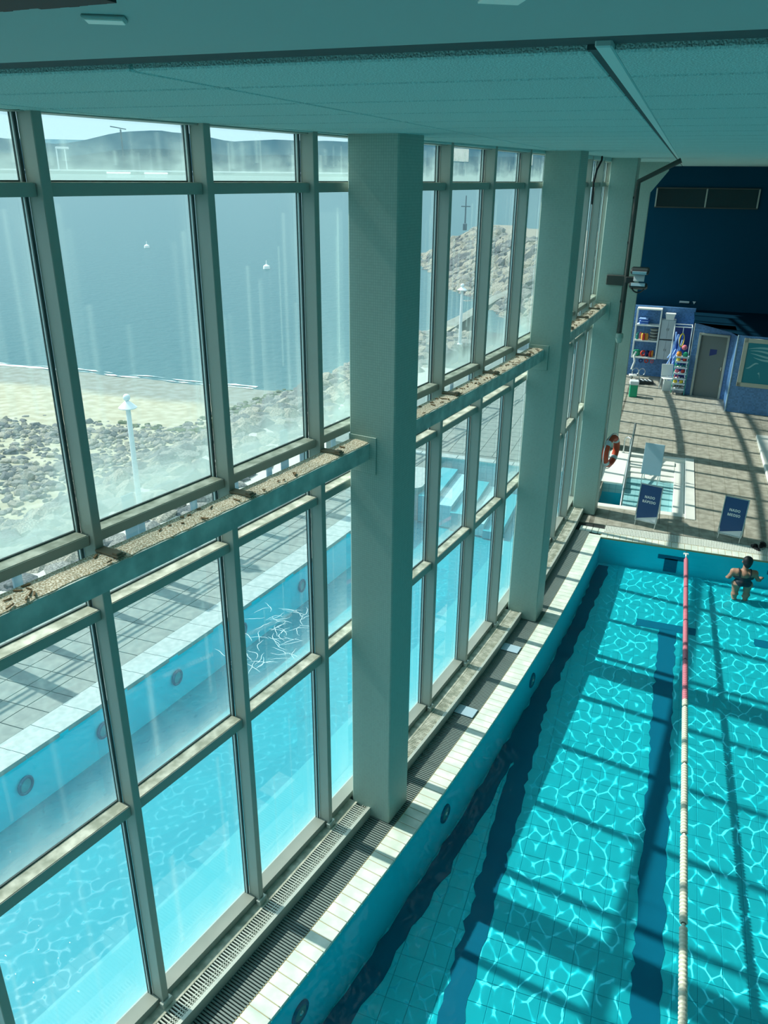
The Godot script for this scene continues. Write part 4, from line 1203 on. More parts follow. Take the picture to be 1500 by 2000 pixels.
func a_sign(label: String, at: Vector3, turn: float, words: Array) -> void:
	var t := thing("standing_sign", label, "sign", at, turn, "blue standing signs at the pool end")
	var tilt := Transform3D(Basis(Vector3.RIGHT, -0.14), Vector3(0, 0.13, 0))
	var g := G.new(); g.box(tilt * Transform3D(Basis(), Vector3(0, 0.385, -0.012)), Vector3(0.46, 0.8, 0.016), 0.004); obj("backing", g, M.paper, t)
	g = G.new(); g.loft([[tilt * Vector3(-0.215, 0.02, -0.003), tilt * Vector3(-0.215, 0.77, -0.003), tilt * Vector3(0.215, 0.77, -0.003), tilt * Vector3(0.215, 0.14, -0.003)], [tilt * Vector3(-0.215, 0.02, 0.003), tilt * Vector3(-0.215, 0.77, 0.003), tilt * Vector3(0.215, 0.77, 0.003), tilt * Vector3(0.215, 0.14, 0.003)]]); obj("blue_panel", g, M.sign_blue, t)
	for e in [[-0.225, 0.385, 0.02, 0.82], [0.225, 0.385, 0.02, 0.82], [0.0, 0.785, 0.47, 0.02], [0.0, -0.01, 0.47, 0.02]]:
		g = G.new(); g.box(tilt * Transform3D(Basis(), Vector3(e[0], e[1], 0)), Vector3(e[2], e[3], 0.026), 0.004); obj("frame_bar", g, M.steel, t)
	for s in [-1, 1]:
		g = G.new(); g.tube([tilt * Vector3(s * 0.21, 0.1, -0.005), tilt * Vector3(s * 0.21, -0.13, 0.0)], 0.011, 6); obj("leg", g, M.steel, t)
		g = G.new(); g.tube([tilt * Vector3(s * 0.2, 0.7, -0.03), Vector3(s * 0.2, 0.0, -0.34)], 0.011, 6); obj("leg", g, M.steel, t)
	for i in words.size():
		var tm := TextMesh.new(); var fo := SystemFont.new(); fo.font_names = PackedStringArray(["Droid Sans"]); fo.font_weight = 700
		tm.font = fo; tm.text = words[i]; tm.font_size = 32; tm.pixel_size = 0.0024; tm.depth = 0.003
		var o := obj("lettering", tm, M.white, t)
		o.transform = tilt * Transform3D(Basis(), Vector3(0.0, 0.52 - i * 0.1, 0.005))

func build_signs() -> void:
	a_sign("blue standing sign reading NADO RÁPIDO in front of the small stepped pool", V(0.145, 0, 16.3), -0.26, ["NADO", "RÁPIDO"])
	a_sign("blue standing sign reading NADO MEDIO on the open deck, right of the small stepped pool", V(1.8, 0, 16.18), -0.28, ["NADO", "MEDIO"])
	var t := thing("blank_board", "pale blue blank board standing in the small stepped pool", "board", V(0.13, -0.05, 19.45), -0.15)
	var g := G.new(); g.box(Transform3D(Basis(Vector3.RIGHT, -0.1), Vector3(0, 0.54, 0)), Vector3(0.46, 0.78, 0.03), 0.006); obj("panel", g, M.pale_board, t)
	for s in [-1, 1]:
		g = G.new(); g.tube([Vector3(s * 0.19, 0.2, 0.03), Vector3(s * 0.19, -0.12, 0.05)], 0.012, 6); obj("leg", g, M.steel, t)
		g = G.new(); g.tube([Vector3(s * 0.19, 0.8, -0.06), Vector3(s * 0.19, -0.12, -0.3)], 0.012, 6); obj("leg", g, M.steel, t)
	for i in 2:
		var sd := thing("sandal", ["black bathing sandal lying flat by the overflow grate", "black bathing sandal tipped up against its pair on the deck"][i], "sandal", V([2.3, 2.42][i], 0.0, [15.98, 16.06][i]), [0.5, -0.4][i], "pair of black sandals")
		var m := Transform3D(Basis(Vector3.FORWARD, [0.0, 0.5][i]), Vector3(0, [0.015, 0.05][i], 0))
		var s := G.new(); var r0 := []; var r1 := []
		for k in 14:
			var a := TAU * k / 14
			var x := 0.05 * sin(a) * (1.0 - 0.18 * cos(a)); var z := 0.135 * cos(a)
			r0.append(m * Vector3(x, -0.013, z)); r1.append(m * Vector3(x, 0.013, z))
		s.loft([r0, r1]); obj("sole", s, M.rubber, sd)
		s = G.new(); s.torus(m * Transform3D(Basis(Vector3.RIGHT, 0.0), Vector3(0, 0.005, -0.03)), 0.05, 0.022, 0, PI, 10, 8); obj("strap", s, M.rubber, sd)

func build_spa() -> void:
	var sp := thing("stepped_pool", "small white-rimmed stepped pool sunk in the deck behind the signs", "small pool", V(0.1, -1, 19.2), 0, "", "structure")
	var g := G.new()
	g.abox(V(1.06, -0.2, 19.2), Vector3(0.22, 0.44, 4.3), 0.01); obj("rim_stone", g, M.spa_white, sp)
	g = G.new(); g.abox(V(0.82, -0.28, 19.2), Vector3(0.24, 0.4, 4.26), 0.008); obj("rim_step", g, M.spa_white, sp)
	g = G.new(); g.abox(V(0.05, -0.2, 17.23), Vector3(2.1, 0.42, 0.2), 0.01); obj("rim_stone", g, M.spa_white, sp)
	g = G.new(); g.abox(V(0.1, -0.2, 21.27), Vector3(2.1, 0.42, 0.16), 0.01); obj("rim_stone", g, M.spa_white, sp)
	g = G.new(); g.abox(V(-0.78, -0.45, 20.0), Vector3(0.6, 0.94, 2.46), 0.01); obj("side_platform", g, M.spa_white, sp)
	g = G.new(); g.abox(V(-0.78, -0.13, 18.76), Vector3(0.6, 0.22, 0.02)); obj("tile_front", g, M.spa_tile, sp)
	g = G.new(); g.abox(V(-0.78, -0.42, 18.755), Vector3(0.6, 0.36, 0.025)); obj("tile_front", g, M.spa_deep, sp)
	g = G.new(); g.abox(V(-0.47, -0.4, 20.0), Vector3(0.02, 0.74, 2.5)); obj("tile_side", g, M.spa_tile, sp)
	for k in 11:
		g = G.new(); var d := 21.1 - k * 0.345
		g.abox(V(0.12, -0.5 - 0.028 * k, d - 0.17), Vector3(1.16, 0.92, 0.3), 0.01)
		obj("step", g, M.spa_white if k < 4 else M.spa_tile, sp)
	g = G.new(); g.abox(V(0.1, -0.95, 19.2), Vector3(2.2, 0.12, 4.2)); obj("floor_lining", g, M.spa_deep, sp)
	var wt := G.new(); wt.quad(V(-1.1, -0.115, 17.3), V(0.72, -0.115, 17.3), V(0.72, -0.115, 19.9), V(-1.1, -0.115, 19.9))
	tag(obj("spa_water", wt, M.water), "shallow water over the steps of the small pool", "water", "", "stuff")
	var hr := thing("handrail", "chrome handrail sloping down beside the steps of the small pool", "handrail", V(-0.5, 0, 20))
	g = G.new(); g.tube([V(-0.43, 0.84, 21.25), V(-0.43, 0.05, 17.95), V(-0.43, -0.3, 17.5)], 0.03, 10); obj("rail", g, M.steel, hr)
	var arc := [V(-0.64, 0.0, 21.2), V(-0.64, 0.36, 21.2)]
	for i in 9: arc.append(V(-0.54 - 0.1 * cos(PI * i / 12.0), 0.36 + 0.13 * sin(PI * i / 12.0), 21.2 - 0.02 * i))
	arc.append(V(-0.45, 0.47, 20.1))
	g = G.new(); g.tube(arc, 0.022, 8); obj("loop", g, M.steel, hr)
	g = G.new(); g.lathe(Transform3D(Basis(), V(-0.64, 0, 21.2)), [Vector2(0.05, 0.0), Vector2(0.05, 0.015), Vector2(0.025, 0.03)], 12); obj("flange", g, M.steel, hr)
	var wp := G.new(); wp.abox(V(3.9, 0.05, 21.9), Vector3(2.1, 0.1, 4.3), 0.02)
	tag(obj("white_plinth", wp, M.spa_white), "broad white plinth on the deck, cut by the right edge of the view", "plinth")

func wall_run(g: G, x0: float, d0: float, x1: float, d1: float, y0: float, y1: float, th: float) -> void:
	var a := Vector2(x0, d0); var b := Vector2(x1, d1); var nr := (b - a).normalized().rotated(PI / 2) * th
	wedge(g, [a, b, b + nr, a + nr], y0, y1)

func build_far_rooms() -> void:
	var wl := thing("wall_back", "low blue mosaic walls of the rooms at the far end of the deck", "", V(1, 0, 29), 0, "", "structure")
	var g := G.new(); wall_run(g, -2.2, 31.02, 0.9, 31.0, 0, 2.56, 0.2); obj("tiled_wall", g, M.blue_tile, wl)
	g = G.new(); wall_run(g, 0.87, 28.55, 0.95, 31.1, 0, 2.42, -0.1); obj("tiled_wall", g, M.blue_tile, wl)
	g = G.new(); wall_run(g, 0.87, 28.57, 1.1, 28.53, 0, 2.42, 0.15); wall_run(g, 1.98, 28.36, 2.14, 28.33, 0, 2.42, 0.15); wall_run(g, 1.1, 28.53, 1.98, 28.36, 2.12, 2.42, 0.15); obj("tiled_wall", g, M.blue_tile, wl)
	g = G.new(); wall_run(g, 2.12, 26.78, 2.14, 28.35, 0, 2.42, -0.15); obj("tiled_wall", g, M.blue_tile, wl)
	g = G.new(); wall_run(g, 2.12, 26.76, 11.0, 25.9, 0, 2.42, 0.15); obj("tiled_wall", g, M.blue_tile, wl)
	g = G.new(); g.abox(V(2.125, 1.21, 26.755), Vector3(0.035, 2.42, 0.035), 0.006); obj("corner_bead", g, M.pale_board, wl)
	g = G.new(); g.abox(V(0.875, 1.21, 28.55), Vector3(0.03, 2.42, 0.03), 0.006); obj("corner_bead", g, M.locker, wl)
	g = G.new(); wedge(g, [Vector2(0.86, 28.59), Vector2(2.11, 28.34), Vector2(2.11, 26.78), Vector2(11, 25.92), Vector2(11, 31.6), Vector2(0.86, 31.6)], 2.38, 2.44); obj("roof_slab", g, M.cabin_top, wl)
	# door
	var mid := Vector2(1.54, 28.445)
	var dr := thing("door_1", "grey door in a pale frame with a small notice, in the blue mosaic wall", "", V(mid.x, 0, mid.y), -0.191, "", "structure")
	g = G.new(); g.abox(Vector3(0, 1.03, -0.06), Vector3(0.84, 2.06, 0.045), 0.004); obj("leaf", g, M.door, dr)
	for s in [-1, 1]:
		g = G.new(); g.abox(Vector3(s * 0.45, 1.06, 0), Vector3(0.07, 2.12, 0.1), 0.006); obj("jamb", g, M.door_frame, dr)
	g = G.new(); g.abox(Vector3(0, 2.1, 0), Vector3(0.97, 0.07, 0.1), 0.006); obj("lintel", g, M.door_frame, dr)
	g = G.new(); g.abox(Vector3(0.36, 1.0, -0.02), Vector3(0.04, 0.12, 0.03), 0.004); g.tube([Vector3(0.36, 1.0, 0.01), Vector3(0.27, 1.0, 0.02)], 0.01, 6); obj("handle", g, M.steel, dr)
	var no := thing("door_notice", "small white and blue paper notice fixed on the grey door", "notice", V(mid.x + 0.03, 1.29, mid.y), dr.rotation.y)
	g = G.new(); g.abox(Vector3(0, 0.19, -0.034), Vector3(0.28, 0.4, 0.004)); obj("sheet", g, M.locker, no)
	g = G.new(); g.loft([[Vector3(-0.11, 0.1, -0.032), Vector3(-0.11, 0.33, -0.032), Vector3(0.11, 0.33, -0.032), Vector3(0.11, 0.18, -0.032)], [Vector3(-0.11, 0.1, -0.029), Vector3(-0.11, 0.33, -0.029), Vector3(0.11, 0.33, -0.029), Vector3(0.11, 0.18, -0.029)]]); obj("print", g, M.c_navy, no)
	# framed picture on the right wall
	var pc := thing("picture", "large teal picture of pale water shapes in a white frame on the blue wall", "picture", V(3.15, 0.86, 26.645), -0.097)
	g = G.new(); g.abox(Vector3(0.05, 0.745, 0), Vector3(1.56, 1.24, 0.02)); obj("print", g, M.teal_print, pc)
	for e in [[0.05, 1.43, 1.78, 0.13], [0.05, 0.06, 1.78, 0.13]]:
		g = G.new(); g.abox(Vector3(e[0], e[1], 0.01), Vector3(e[2], e[3], 0.04), 0.006); obj("frame_bar", g, M.door_frame, pc)
	for x in [-0.78, 0.88]:
		g = G.new(); g.abox(Vector3(x, 0.745, 0.01), Vector3(0.13, 1.5, 0.04), 0.006); obj("frame_bar", g, M.door_frame, pc)
	rng.seed = 31
	for k in 6:
		g = G.new(); var prev := []
		for i in 13:
			var u := i / 12.0
			var y: float = [1.18, 1.08, 1.0, 0.92, 0.62, 0.5][k] + 0.05 * sin(u * 5.0 + k) + [0.0, 0.02, -0.03, -0.05, 0.1, -0.2][k] * u
			var x: float = [-0.68, -0.62, -0.6, -0.5, -0.66, -0.3][k] + u * [1.3, 1.25, 1.2, 1.0, 0.34, 0.08][k]
			var h := 0.03 * sin(PI * u) + 0.004
			var cur := [Vector3(x, y - h, 0.012), Vector3(x, y + h, 0.012)]
			if prev: g.quad(prev[0], cur[0], cur[1], prev[1])
			prev = cur
		obj("pale_stroke", g, M.print_pale, pc)
	# emergency sign on the dark wall
	var es := thing("wall_sign", "small white lit-type sign plate with arrow, alone on the dark wall above the shelves", "sign", V(0.55, 2.6, 31.55))
	g = G.new(); g.abox(V(0.47, 2.7, 31.56), Vector3(0.34, 0.07, 0.05), 0.008); obj("plate", g, M.paper, es)
	g = G.new(); g.loft([[V(0.75, 2.74, 31.57), V(0.87, 2.74, 31.57), V(0.81, 2.64, 31.57)], [V(0.75, 2.74, 31.54), V(0.87, 2.74, 31.54), V(0.81, 2.64, 31.54)]]); obj("arrow", g, M.paper, es)

func build_store() -> void:
	# white shelf unit hung on the blue wall with its contents
	var sh := thing("shelf_unit", "white three-tier shelf unit on the blue mosaic wall, full of swimming aids", "shelf", V(-0.65, 0.72, 30.85))
	var g: G
	for y in [0.74, 1.36, 1.92, 2.5]:
		g = G.new(); g.abox(V(-0.66, y, 30.8), Vector3(0.86, 0.05, 0.4), 0.006); obj("shelf_board", g, M.white, sh)
	for x in [-1.08, -0.25]:
		g = G.new(); g.abox(V(x, 1.62, 30.64), Vector3(0.05, 1.78, 0.05), 0.006); g.abox(V(x, 1.62, 30.97), Vector3(0.05, 1.78, 0.05), 0.006); obj("upright", g, M.white, sh)
	rng.seed = 19
	for i in 5:
		g = G.new(); g.box(Transform3D(Basis(Vector3.UP, rng.randf_range(-0.15, 0.15)), V(-0.83 + rng.randf_range(-0.02, 0.03), 1.965 + i * 0.043, 30.8)), Vector3(0.32, 0.036, 0.28), 0.012)
		tag(obj("kickboard", g, M.c_light_blue if i % 2 == 0 else M.c_blue), "blue foam kickboard in the flat stack on the top shelf", "kickboard", "kickboards stacked on the top shelf")
	for i in 4:
		g = G.new(); g.lathe(Transform3D(Basis(), V(-0.42, 1.39 + i * 0.11, 30.78)), [Vector2(0.0, 0.0), Vector2(0.12, 0.0), Vector2(0.15, 0.05), Vector2(0.145, 0.07), Vector2(0.0, 0.06)], 14)
		tag(obj("bowl", g, M.c_grey), "grey bowl in the stack at the right of the middle shelf", "bowl", "grey bowls stacked on the middle shelf")
	for i in 6:
		var k: String = ["c_teal", "c_pink", "c_yellow", "c_yellow", "c_orange", "c_red"][i]
		var p := V([-0.99, -0.88, -0.8, -0.71, -0.64, -0.76][i], 1.386, [30.75, 30.9, 30.72, 30.72, 30.7, 30.64][i])
		g = G.new(); g.lathe(Transform3D(Basis(), p), [Vector2(0.0, 0.0), Vector2(0.05, 0.0), Vector2(0.05, 0.16 + 0.02 * (i % 3)), Vector2(0.03, 0.2 + 0.02 * (i % 3)), Vector2(0.03, 0.24), Vector2(0.0, 0.24)], 12)
		tag(obj("bottle_toy", g, M[k]), ["teal tub at the left end of the middle shelf", "pink tub at the back of the middle shelf", "left of two yellow tubs on the middle shelf", "right of two yellow tubs on the middle shelf", "orange tub beside the yellow tubs on the middle shelf", "red tub in front of the yellow tubs on the middle shelf"][i], "tub", "coloured tubs on the middle shelf")
	for i in 6:
		var p := V([-0.97, -0.9, -0.7, -0.56, -0.44, -0.38][i], 0.765, 30.74 + 0.05 * (i % 2))
		var k: String = ["c_green", "c_green", "c_red", "c_navy", "c_red", "c_orange"][i]
		g = G.new(); g.torus(Transform3D(Basis(Vector3.UP, 0.3 * i), p + Vector3(0, 0.12, 0)), 0.085, 0.035, 0, TAU, 18, 8)
		tag(obj("float_ring", g, M[k]), ["green foam ring standing at the left end of the bottom shelf", "green foam ring second from the left on the bottom shelf", "red foam ring in the middle of the bottom shelf", "dark blue foam ring on the bottom shelf", "red foam ring near the right end of the bottom shelf", "orange foam ring at the right end of the bottom shelf"][i], "foam ring", "foam rings on the bottom shelf")
	for i in 3:
		g = G.new(); g.torus(Transform3D(Basis(Vector3.UP, 0.4 * i), V(-0.75 + 0.2 * i, 0.6, 30.78)), 0.06, 0.02, 0, TAU, 16, 6); g.tube([V(-0.75 + 0.2 * i, 0.66, 30.78), V(-0.75 + 0.2 * i, 0.72, 30.78)], 0.008, 5)
		tag(obj("hanging_loop", g, M[["c_navy", "c_red", "c_pink"][i]]), ["dark blue loop hanging under the shelf unit", "red loop hanging under the shelf unit", "pink loop hanging under the shelf unit"][i], "loop", "loops hung under the shelf")
	# lockers and bin
	for i in 2:
		var y: float = [0.72, 1.46][i]
		var lk := thing("locker", ["lower pale grey wall locker right of the shelf unit", "upper pale grey wall locker right of the shelf unit"][i], "locker", V(0.04, y, 30.85))
		g = G.new(); g.abox(V(0.04, y + 0.35, 30.83), Vector3(0.5, 0.7, 0.3), 0.006); obj("body", g, M.locker, lk)
		for s in [-1, 1]:
			g = G.new(); g.abox(V(0.04 + s * 0.122, y + 0.35, 30.67), Vector3(0.236, 0.67, 0.02), 0.004); var dd := obj("door", g, M.locker, lk)
			g = G.new(); g.abox(V(0.04 + s * 0.03, y + 0.36, 30.655), Vector3(0.014, 0.08, 0.014), 0.003); obj("knob", g, M.bracket, dd)
	var bn := thing("storage_bin", "small white storage bin on top of the upper grey locker", "bin", V(0.06, 2.162, 30.78))
	g = G.new()
	var r0 := []; var r1 := []
	for q in [[-1, 1], [1, 1], [1, -1], [-1, -1]]:
		r0.append(V(0.06 + q[0] * 0.13, 2.162, 30.78 - q[1] * 0.1)); r1.append(V(0.06 + q[0] * 0.17, 2.36, 30.78 - q[1] * 0.13))
	g.loft([r0, r1]); obj("tub", g, M.white, bn)
	g = G.new(); g.abox(V(0.06, 2.37, 30.78), Vector3(0.38, 0.025, 0.3), 0.008); obj("rim", g, M.paper, bn)
	# cage trolley with noodles
	var tr := thing("cage_trolley", "tall white cage trolley of blue foam noodles beside the grey lockers", "trolley", V(0.55, 0, 29.75))
	var X0 := 0.26; var X1 := 0.84; var D0 := 29.5; var D1 := 30.1
	for x in [X0, X1]:
		for d in [D0, D1]:
			g = G.new(); g.tube([V(x, 0.06, d), V(x, 2.14, d)], 0.018, 8); obj("post", g, M.white, tr)
			g = G.new(); g.lathe(Transform3D(Basis(Vector3.FORWARD, PI / 2), V(x - 0.015, 0.035, d)), [Vector2(0.0, 0.0), Vector2(0.035, 0.0), Vector2(0.035, 0.03), Vector2(0.0, 0.03)], 10); obj("caster", g, M.rubber, tr)
	for y in [0.12, 2.12]:
		for d in [D0, D1]:
			g = G.new(); g.tube([V(X0, y, d), V(X1, y, d)], 0.016, 8); obj("rail", g, M.white, tr)
		for x in [X0, X1]:
			g = G.new(); g.tube([V(x, y, D0), V(x, y, D1)], 0.016, 8); obj("rail", g, M.white, tr)
	g = G.new(); g.tube([V(0.55, 2.12, D0), V(0.55, 1.9, D0)], 0.014, 6); obj("hook", g, M.white, tr)
	g = G.new(); g.abox(V(0.55, 0.13, 29.8), Vector3(0.56, 0.02, 0.58)); obj("base", g, M.c_navy, tr)
	g = G.new(); g.abox(V(0.55, 1.1, 30.09), Vector3(0.56, 1.9, 0.012)); obj("back_net", g, M.c_navy, tr)
	for i in 11:
		var x := 0.31 + 0.05 * (i % 6) + 0.01 * i; var d := 29.56 + 0.1 * (i % 4)
		var top := 1.6 + 0.32 * sin(i * 2.3); var bend := 0.1 * sin(i * 1.7)
		var lo := 0.75 + 0.3 * absf(sin(i * 1.1)) if i < 5 else 0.16
		g = G.new(); g.tube([V(x - (0.16 if i < 5 else 0.0) - bend * 0.4, lo, d - (0.16 if i < 5 else 0.0)), V(x - 0.03, lo + 0.3, d - 0.06), V(x, (lo + top) / 2 + 0.15, d), V(x + bend * 0.5, top, d)], 0.026, 7)
		tag(obj("foam_noodle", g, M.c_light_blue if i % 2 == 0 or i < 4 else M.c_blue), "blue foam noodle among the bundle in the white cage trolley", "noodle", "foam noodles in the cage trolley")
	g = G.new(); g.torus(Transform3D(Basis(Vector3.UP, 0.5) * Basis.from_scale(Vector3(0.5, 1.3, 1)), V(0.55, 1.68, 29.46)), 0.17, 0.022, 0, TAU, 24, 8)
	tag(obj("yellow_loop", g, M.c_yellow), "yellow rubber loop hanging from the cage trolley's top rail", "loop")
	# green rack of weights and balls
	var rk := thing("tray_rack", "narrow green and white rack of trays with coloured floats, in front of the cage trolley", "rack", V(0.62, 0, 28.6))
	var ya := [0.18, 0.36, 0.54, 0.72, 0.92, 1.12, 1.28]
	g = G.new(); g.abox(V(0.86, 0.66, 28.55), Vector3(0.03, 1.28, 0.42), 0.006); obj("side_panel", g, M.c_teal, rk)
	g = G.new(); g.tube([V(0.44, 0.05, 28.4), V(0.44, 1.2, 28.4)], 0.014, 6); g.tube([V(0.44, 0.05, 28.75), V(0.44, 1.2, 28.75)], 0.014, 6); obj("post", g, M.c_green, rk)
	for x in [0.5, 0.8]:
		g = G.new(); g.lathe(Transform3D(Basis(Vector3.FORWARD, PI / 2), V(x, 0.04, 28.45)), [Vector2(0.0, 0.0), Vector2(0.04, 0.0), Vector2(0.04, 0.03), Vector2(0.0, 0.03)], 10); obj("caster", g, M.rubber, rk)
	for i in 7:
		g = G.new(); g.abox(V(0.64, ya[i], 28.55), Vector3(0.42, 0.02, 0.4), 0.004); g.abox(V(0.64, ya[i] + 0.025, 28.36), Vector3(0.42, 0.05, 0.014), 0.004); obj("tray", g, M.paper, rk)
		for j in 2:
			var k: String = [["c_grey", "c_grey"], ["c_yellow", "c_yellow"], ["c_pink", "c_navy"], ["c_pink", "c_red"], ["c_green", "c_teal"], ["c_yellow", "c_red"], ["c_orange", "c_green"]][i][j]
			var nm: String = k.substr(2)
			g = G.new(); var p := V(0.53 + 0.19 * j, ya[i] + 0.02, 28.45)
			if i % 2 == 0:
				g.tube([p + Vector3(-0.07, 0.06, 0), p + Vector3(-0.03, 0.06, 0), p + Vector3(-0.03, 0.06, 0), p + Vector3(0.03, 0.06, 0), p + Vector3(0.03, 0.06, 0), p + Vector3(0.07, 0.06, 0)], [0.055, 0.055, 0.02, 0.02, 0.055, 0.055], 10)
				tag(obj("water_dumbbell", g, M[k]), "%s foam dumbbell on the rack's tray number %d counted from the floor, %s one" % [nm, i + 1, ["left", "right"][j]], "dumbbell", "floats on the tray rack")
			else:
				var pr := []
				for q in 7: pr.append(Vector2(0.07 * sin(PI * q / 6.0), 0.07 - 0.07 * cos(PI * q / 6.0)))
				g.lathe(Transform3D(Basis(), p), pr, 12)
				tag(obj("play_ball", g, M[k]), "%s ball on the rack's tray number %d counted from the floor, %s one" % [nm, i + 1, ["left", "right"][j]], "ball", "floats on the tray rack")
	for i in 3:
		g = G.new(); var pr := []
		for q in 9: pr.append(Vector2(0.09 * sin(PI * q / 8.0), 0.09 - 0.09 * cos(PI * q / 8.0)))
		g.lathe(Transform3D(Basis(), V([0.52, 0.66, 0.72][i], [1.3, 1.5, 1.3][i], [28.5, 28.6, 28.42][i])), pr, 14)
		tag(obj("top_ball", g, M[["c_orange", "c_pink", "c_green"][i]]), ["orange ball on the left of the rack's heaped top", "pink ball crowning the rack's heaped top", "green ball on the right of the rack's heaped top"][i], "ball", "balls heaped on the rack's top")
	# white chair, striped step, left-hand bits
	var ch := thing("plastic_chair", "white plastic chair standing before the cage trolley", "chair", V(0.28, 0, 29.0), 0.3)
	g = G.new(); g.abox(Vector3(0, 0.42, 0), Vector3(0.4, 0.035, 0.4), 0.01); obj("seat", g, M.white, ch)
	g = G.new(); g.box(Transform3D(Basis(Vector3.RIGHT, -0.15), Vector3(0, 0.66, -0.2)), Vector3(0.4, 0.42, 0.03), 0.01); obj("backrest", g, M.white, ch)
	for sx in [-1, 1]:
		for sz in [-1, 1]:
			g = G.new(); g.tube([Vector3(sx * 0.17, 0.41, sz * 0.17), Vector3(sx * 0.2, 0.0, sz * 0.2)], [0.02, 0.015], 6); obj("leg", g, M.white, ch)
	g = G.new(); g.abox(Vector3(0, 0.2, 0.21), Vector3(0.36, 0.38, 0.02), 0.006); obj("front_apron", g, M.paper, ch)
	var st := thing("step_stool", "low dark step with three pale stripes on the floor under the shelf", "step", V(-0.5, 0, 29.7), 0.15)
	g = G.new(); g.abox(Vector3(0, 0.06, 0), Vector3(0.62, 0.12, 0.36), 0.02); obj("body", g, M.dark_plastic, st)
	for i in 3:
		g = G.new(); g.box(Transform3D(Basis(Vector3.UP, 0.25), Vector3(-0.08 + i * 0.13, 0.123, 0)), Vector3(0.06, 0.008, 0.3), 0.002); obj("stripe", g, M.paper, st)
	var wc := thing("folded_wheelchair", "chrome and white folded pool chair beside the farthest column", "pool chair", V(-0.95, 0, 29.6), 0.2)
	for i in 2:
		g = G.new(); g.torus(Transform3D(Basis(Vector3.UP, 0.4), Vector3(0.1 + 0.22 * i, 0.42, 0.05 * i)), 0.13, 0.016, 0, TAU, 20, 6); obj("wheel", g, M.steel, wc)
	g = G.new(); g.tube([Vector3(-0.05, 0.5, 0), Vector3(0.02, 0.8, 0.02), Vector3(-0.02, 1.0, 0), Vector3(0.03, 1.15, 0)], 0.035, 8); obj("frame_tube", g, M.white, wc)
	g = G.new(); g.abox(Vector3(0.02, 0.3, 0.06), Vector3(0.26, 0.05, 0.24), 0.012); obj("seat", g, M.white, wc)
	g = G.new(); g.tube([Vector3(-0.05, 0.0, 0.05), Vector3(0.0, 0.5, 0)], 0.018, 6); g.tube([Vector3(0.3, 0.0, 0.05), Vector3(0.2, 0.45, 0)], 0.018, 6); obj("leg", g, M.steel, wc)
	var tb := thing("small_bin", "small white and green bin on the floor at the foot of the farthest column", "bin", V(-0.78, 0, 27.6), 0.1)
	g = G.new(); g.abox(Vector3(0, 0.22, 0), Vector3(0.26, 0.44, 0.26), 0.02); obj("tub", g, M.c_green, tb)
	g = G.new(); g.abox(Vector3(0, 0.49, 0), Vector3(0.3, 0.14, 0.3), 0.02); obj("lid", g, M.paper, tb)

# ------------------------------------------------------------------ swimmer
func cap(p: Vector3, a: Vector3, b: Vector3, ra: float, rb: float) -> float:
	var ab := b - a
	var t := clampf((p - a).dot(ab) / ab.length_squared(), 0.0, 1.0)
	return p.distance_to(a + ab * t) - lerpf(ra, rb, t)
func nets(bones: Array, k: float, cell: float, lo: Vector3, hi: Vector3) -> Array:   # [vertices, quads] of the smooth union of tapered capsules
	var n := Vector3i(((hi - lo) / cell).ceil()) + Vector3i.ONE
	var f := PackedFloat32Array(); f.resize(n.x * n.y * n.z); f.fill(1.0)
	for bn in bones:
		var a: Vector3 = bn[0]; var b: Vector3 = bn[1]; var R: float = maxf(bn[2], bn[3]) + k + cell * 2
		var i0 := Vector3i(((a.min(b) - Vector3.ONE * R - lo) / cell).floor()).clamp(Vector3i.ZERO, n - Vector3i.ONE)
		var i1 := Vector3i(((a.max(b) + Vector3.ONE * R - lo) / cell).ceil()).clamp(Vector3i.ZERO, n - Vector3i.ONE)
		for z in range(i0.z, i1.z + 1):
			for y in range(i0.y, i1.y + 1):
				for x in range(i0.x, i1.x + 1):
					var i := (z * n.y + y) * n.x + x
					var d := cap(lo + Vector3(x, y, z) * cell, a, b, bn[2], bn[3])
					var h := clampf(0.5 + 0.5 * (f[i] - d) / k, 0.0, 1.0)
					f[i] = lerpf(f[i], d, h) - k * h * (1.0 - h)
	var at := {}; var vs := PackedVector3Array(); var ns := PackedVector3Array(); var quads := []
	var st := [1, n.x, n.x * n.y]
	for z in n.z - 1:
		for y in n.y - 1:
			for x in n.x - 1:
				var i := (z * n.y + y) * n.x + x
				var sum := Vector3.ZERO; var c := 0
				for e in 12:
					var ax: int = e / 4; var u := (ax + 1) % 3; var w := (ax + 2) % 3
					var o := Vector3.ZERO
					o[u] = e & 1; o[w] = (e >> 1) & 1
					var p: int = i + int(o[u]) * st[u] + int(o[w]) * st[w]
					var A: float = f[p]; var B: float = f[p + st[ax]]
					if (A < 0.0) != (B < 0.0):
						o[ax] = A / (A - B)
						sum += o; c += 1
				if c:
					at[i] = vs.size()
					vs.append(lo + (Vector3(x, y, z) + sum / c) * cell)
					ns.append(Vector3(f[i + 1] - f[i], f[i + st[1]] - f[i], f[i + st[2]] - f[i]).normalized())
	for i in at:
		for ax in 3:
			var A: float = f[i]; var B: float = f[i + st[ax]]
			if (A < 0.0) == (B < 0.0): continue
			var u: int = st[(ax + 1) % 3]; var w: int = st[(ax + 2) % 3]
			if not (at.has(i - u) and at.has(i - w) and at.has(i - u - w)): continue
			var q := [at[i - u - w], at[i - w], at[i], at[i - u]]
			if A > 0.0: q.reverse()
			quads.append(q)
	return [vs, ns, quads]

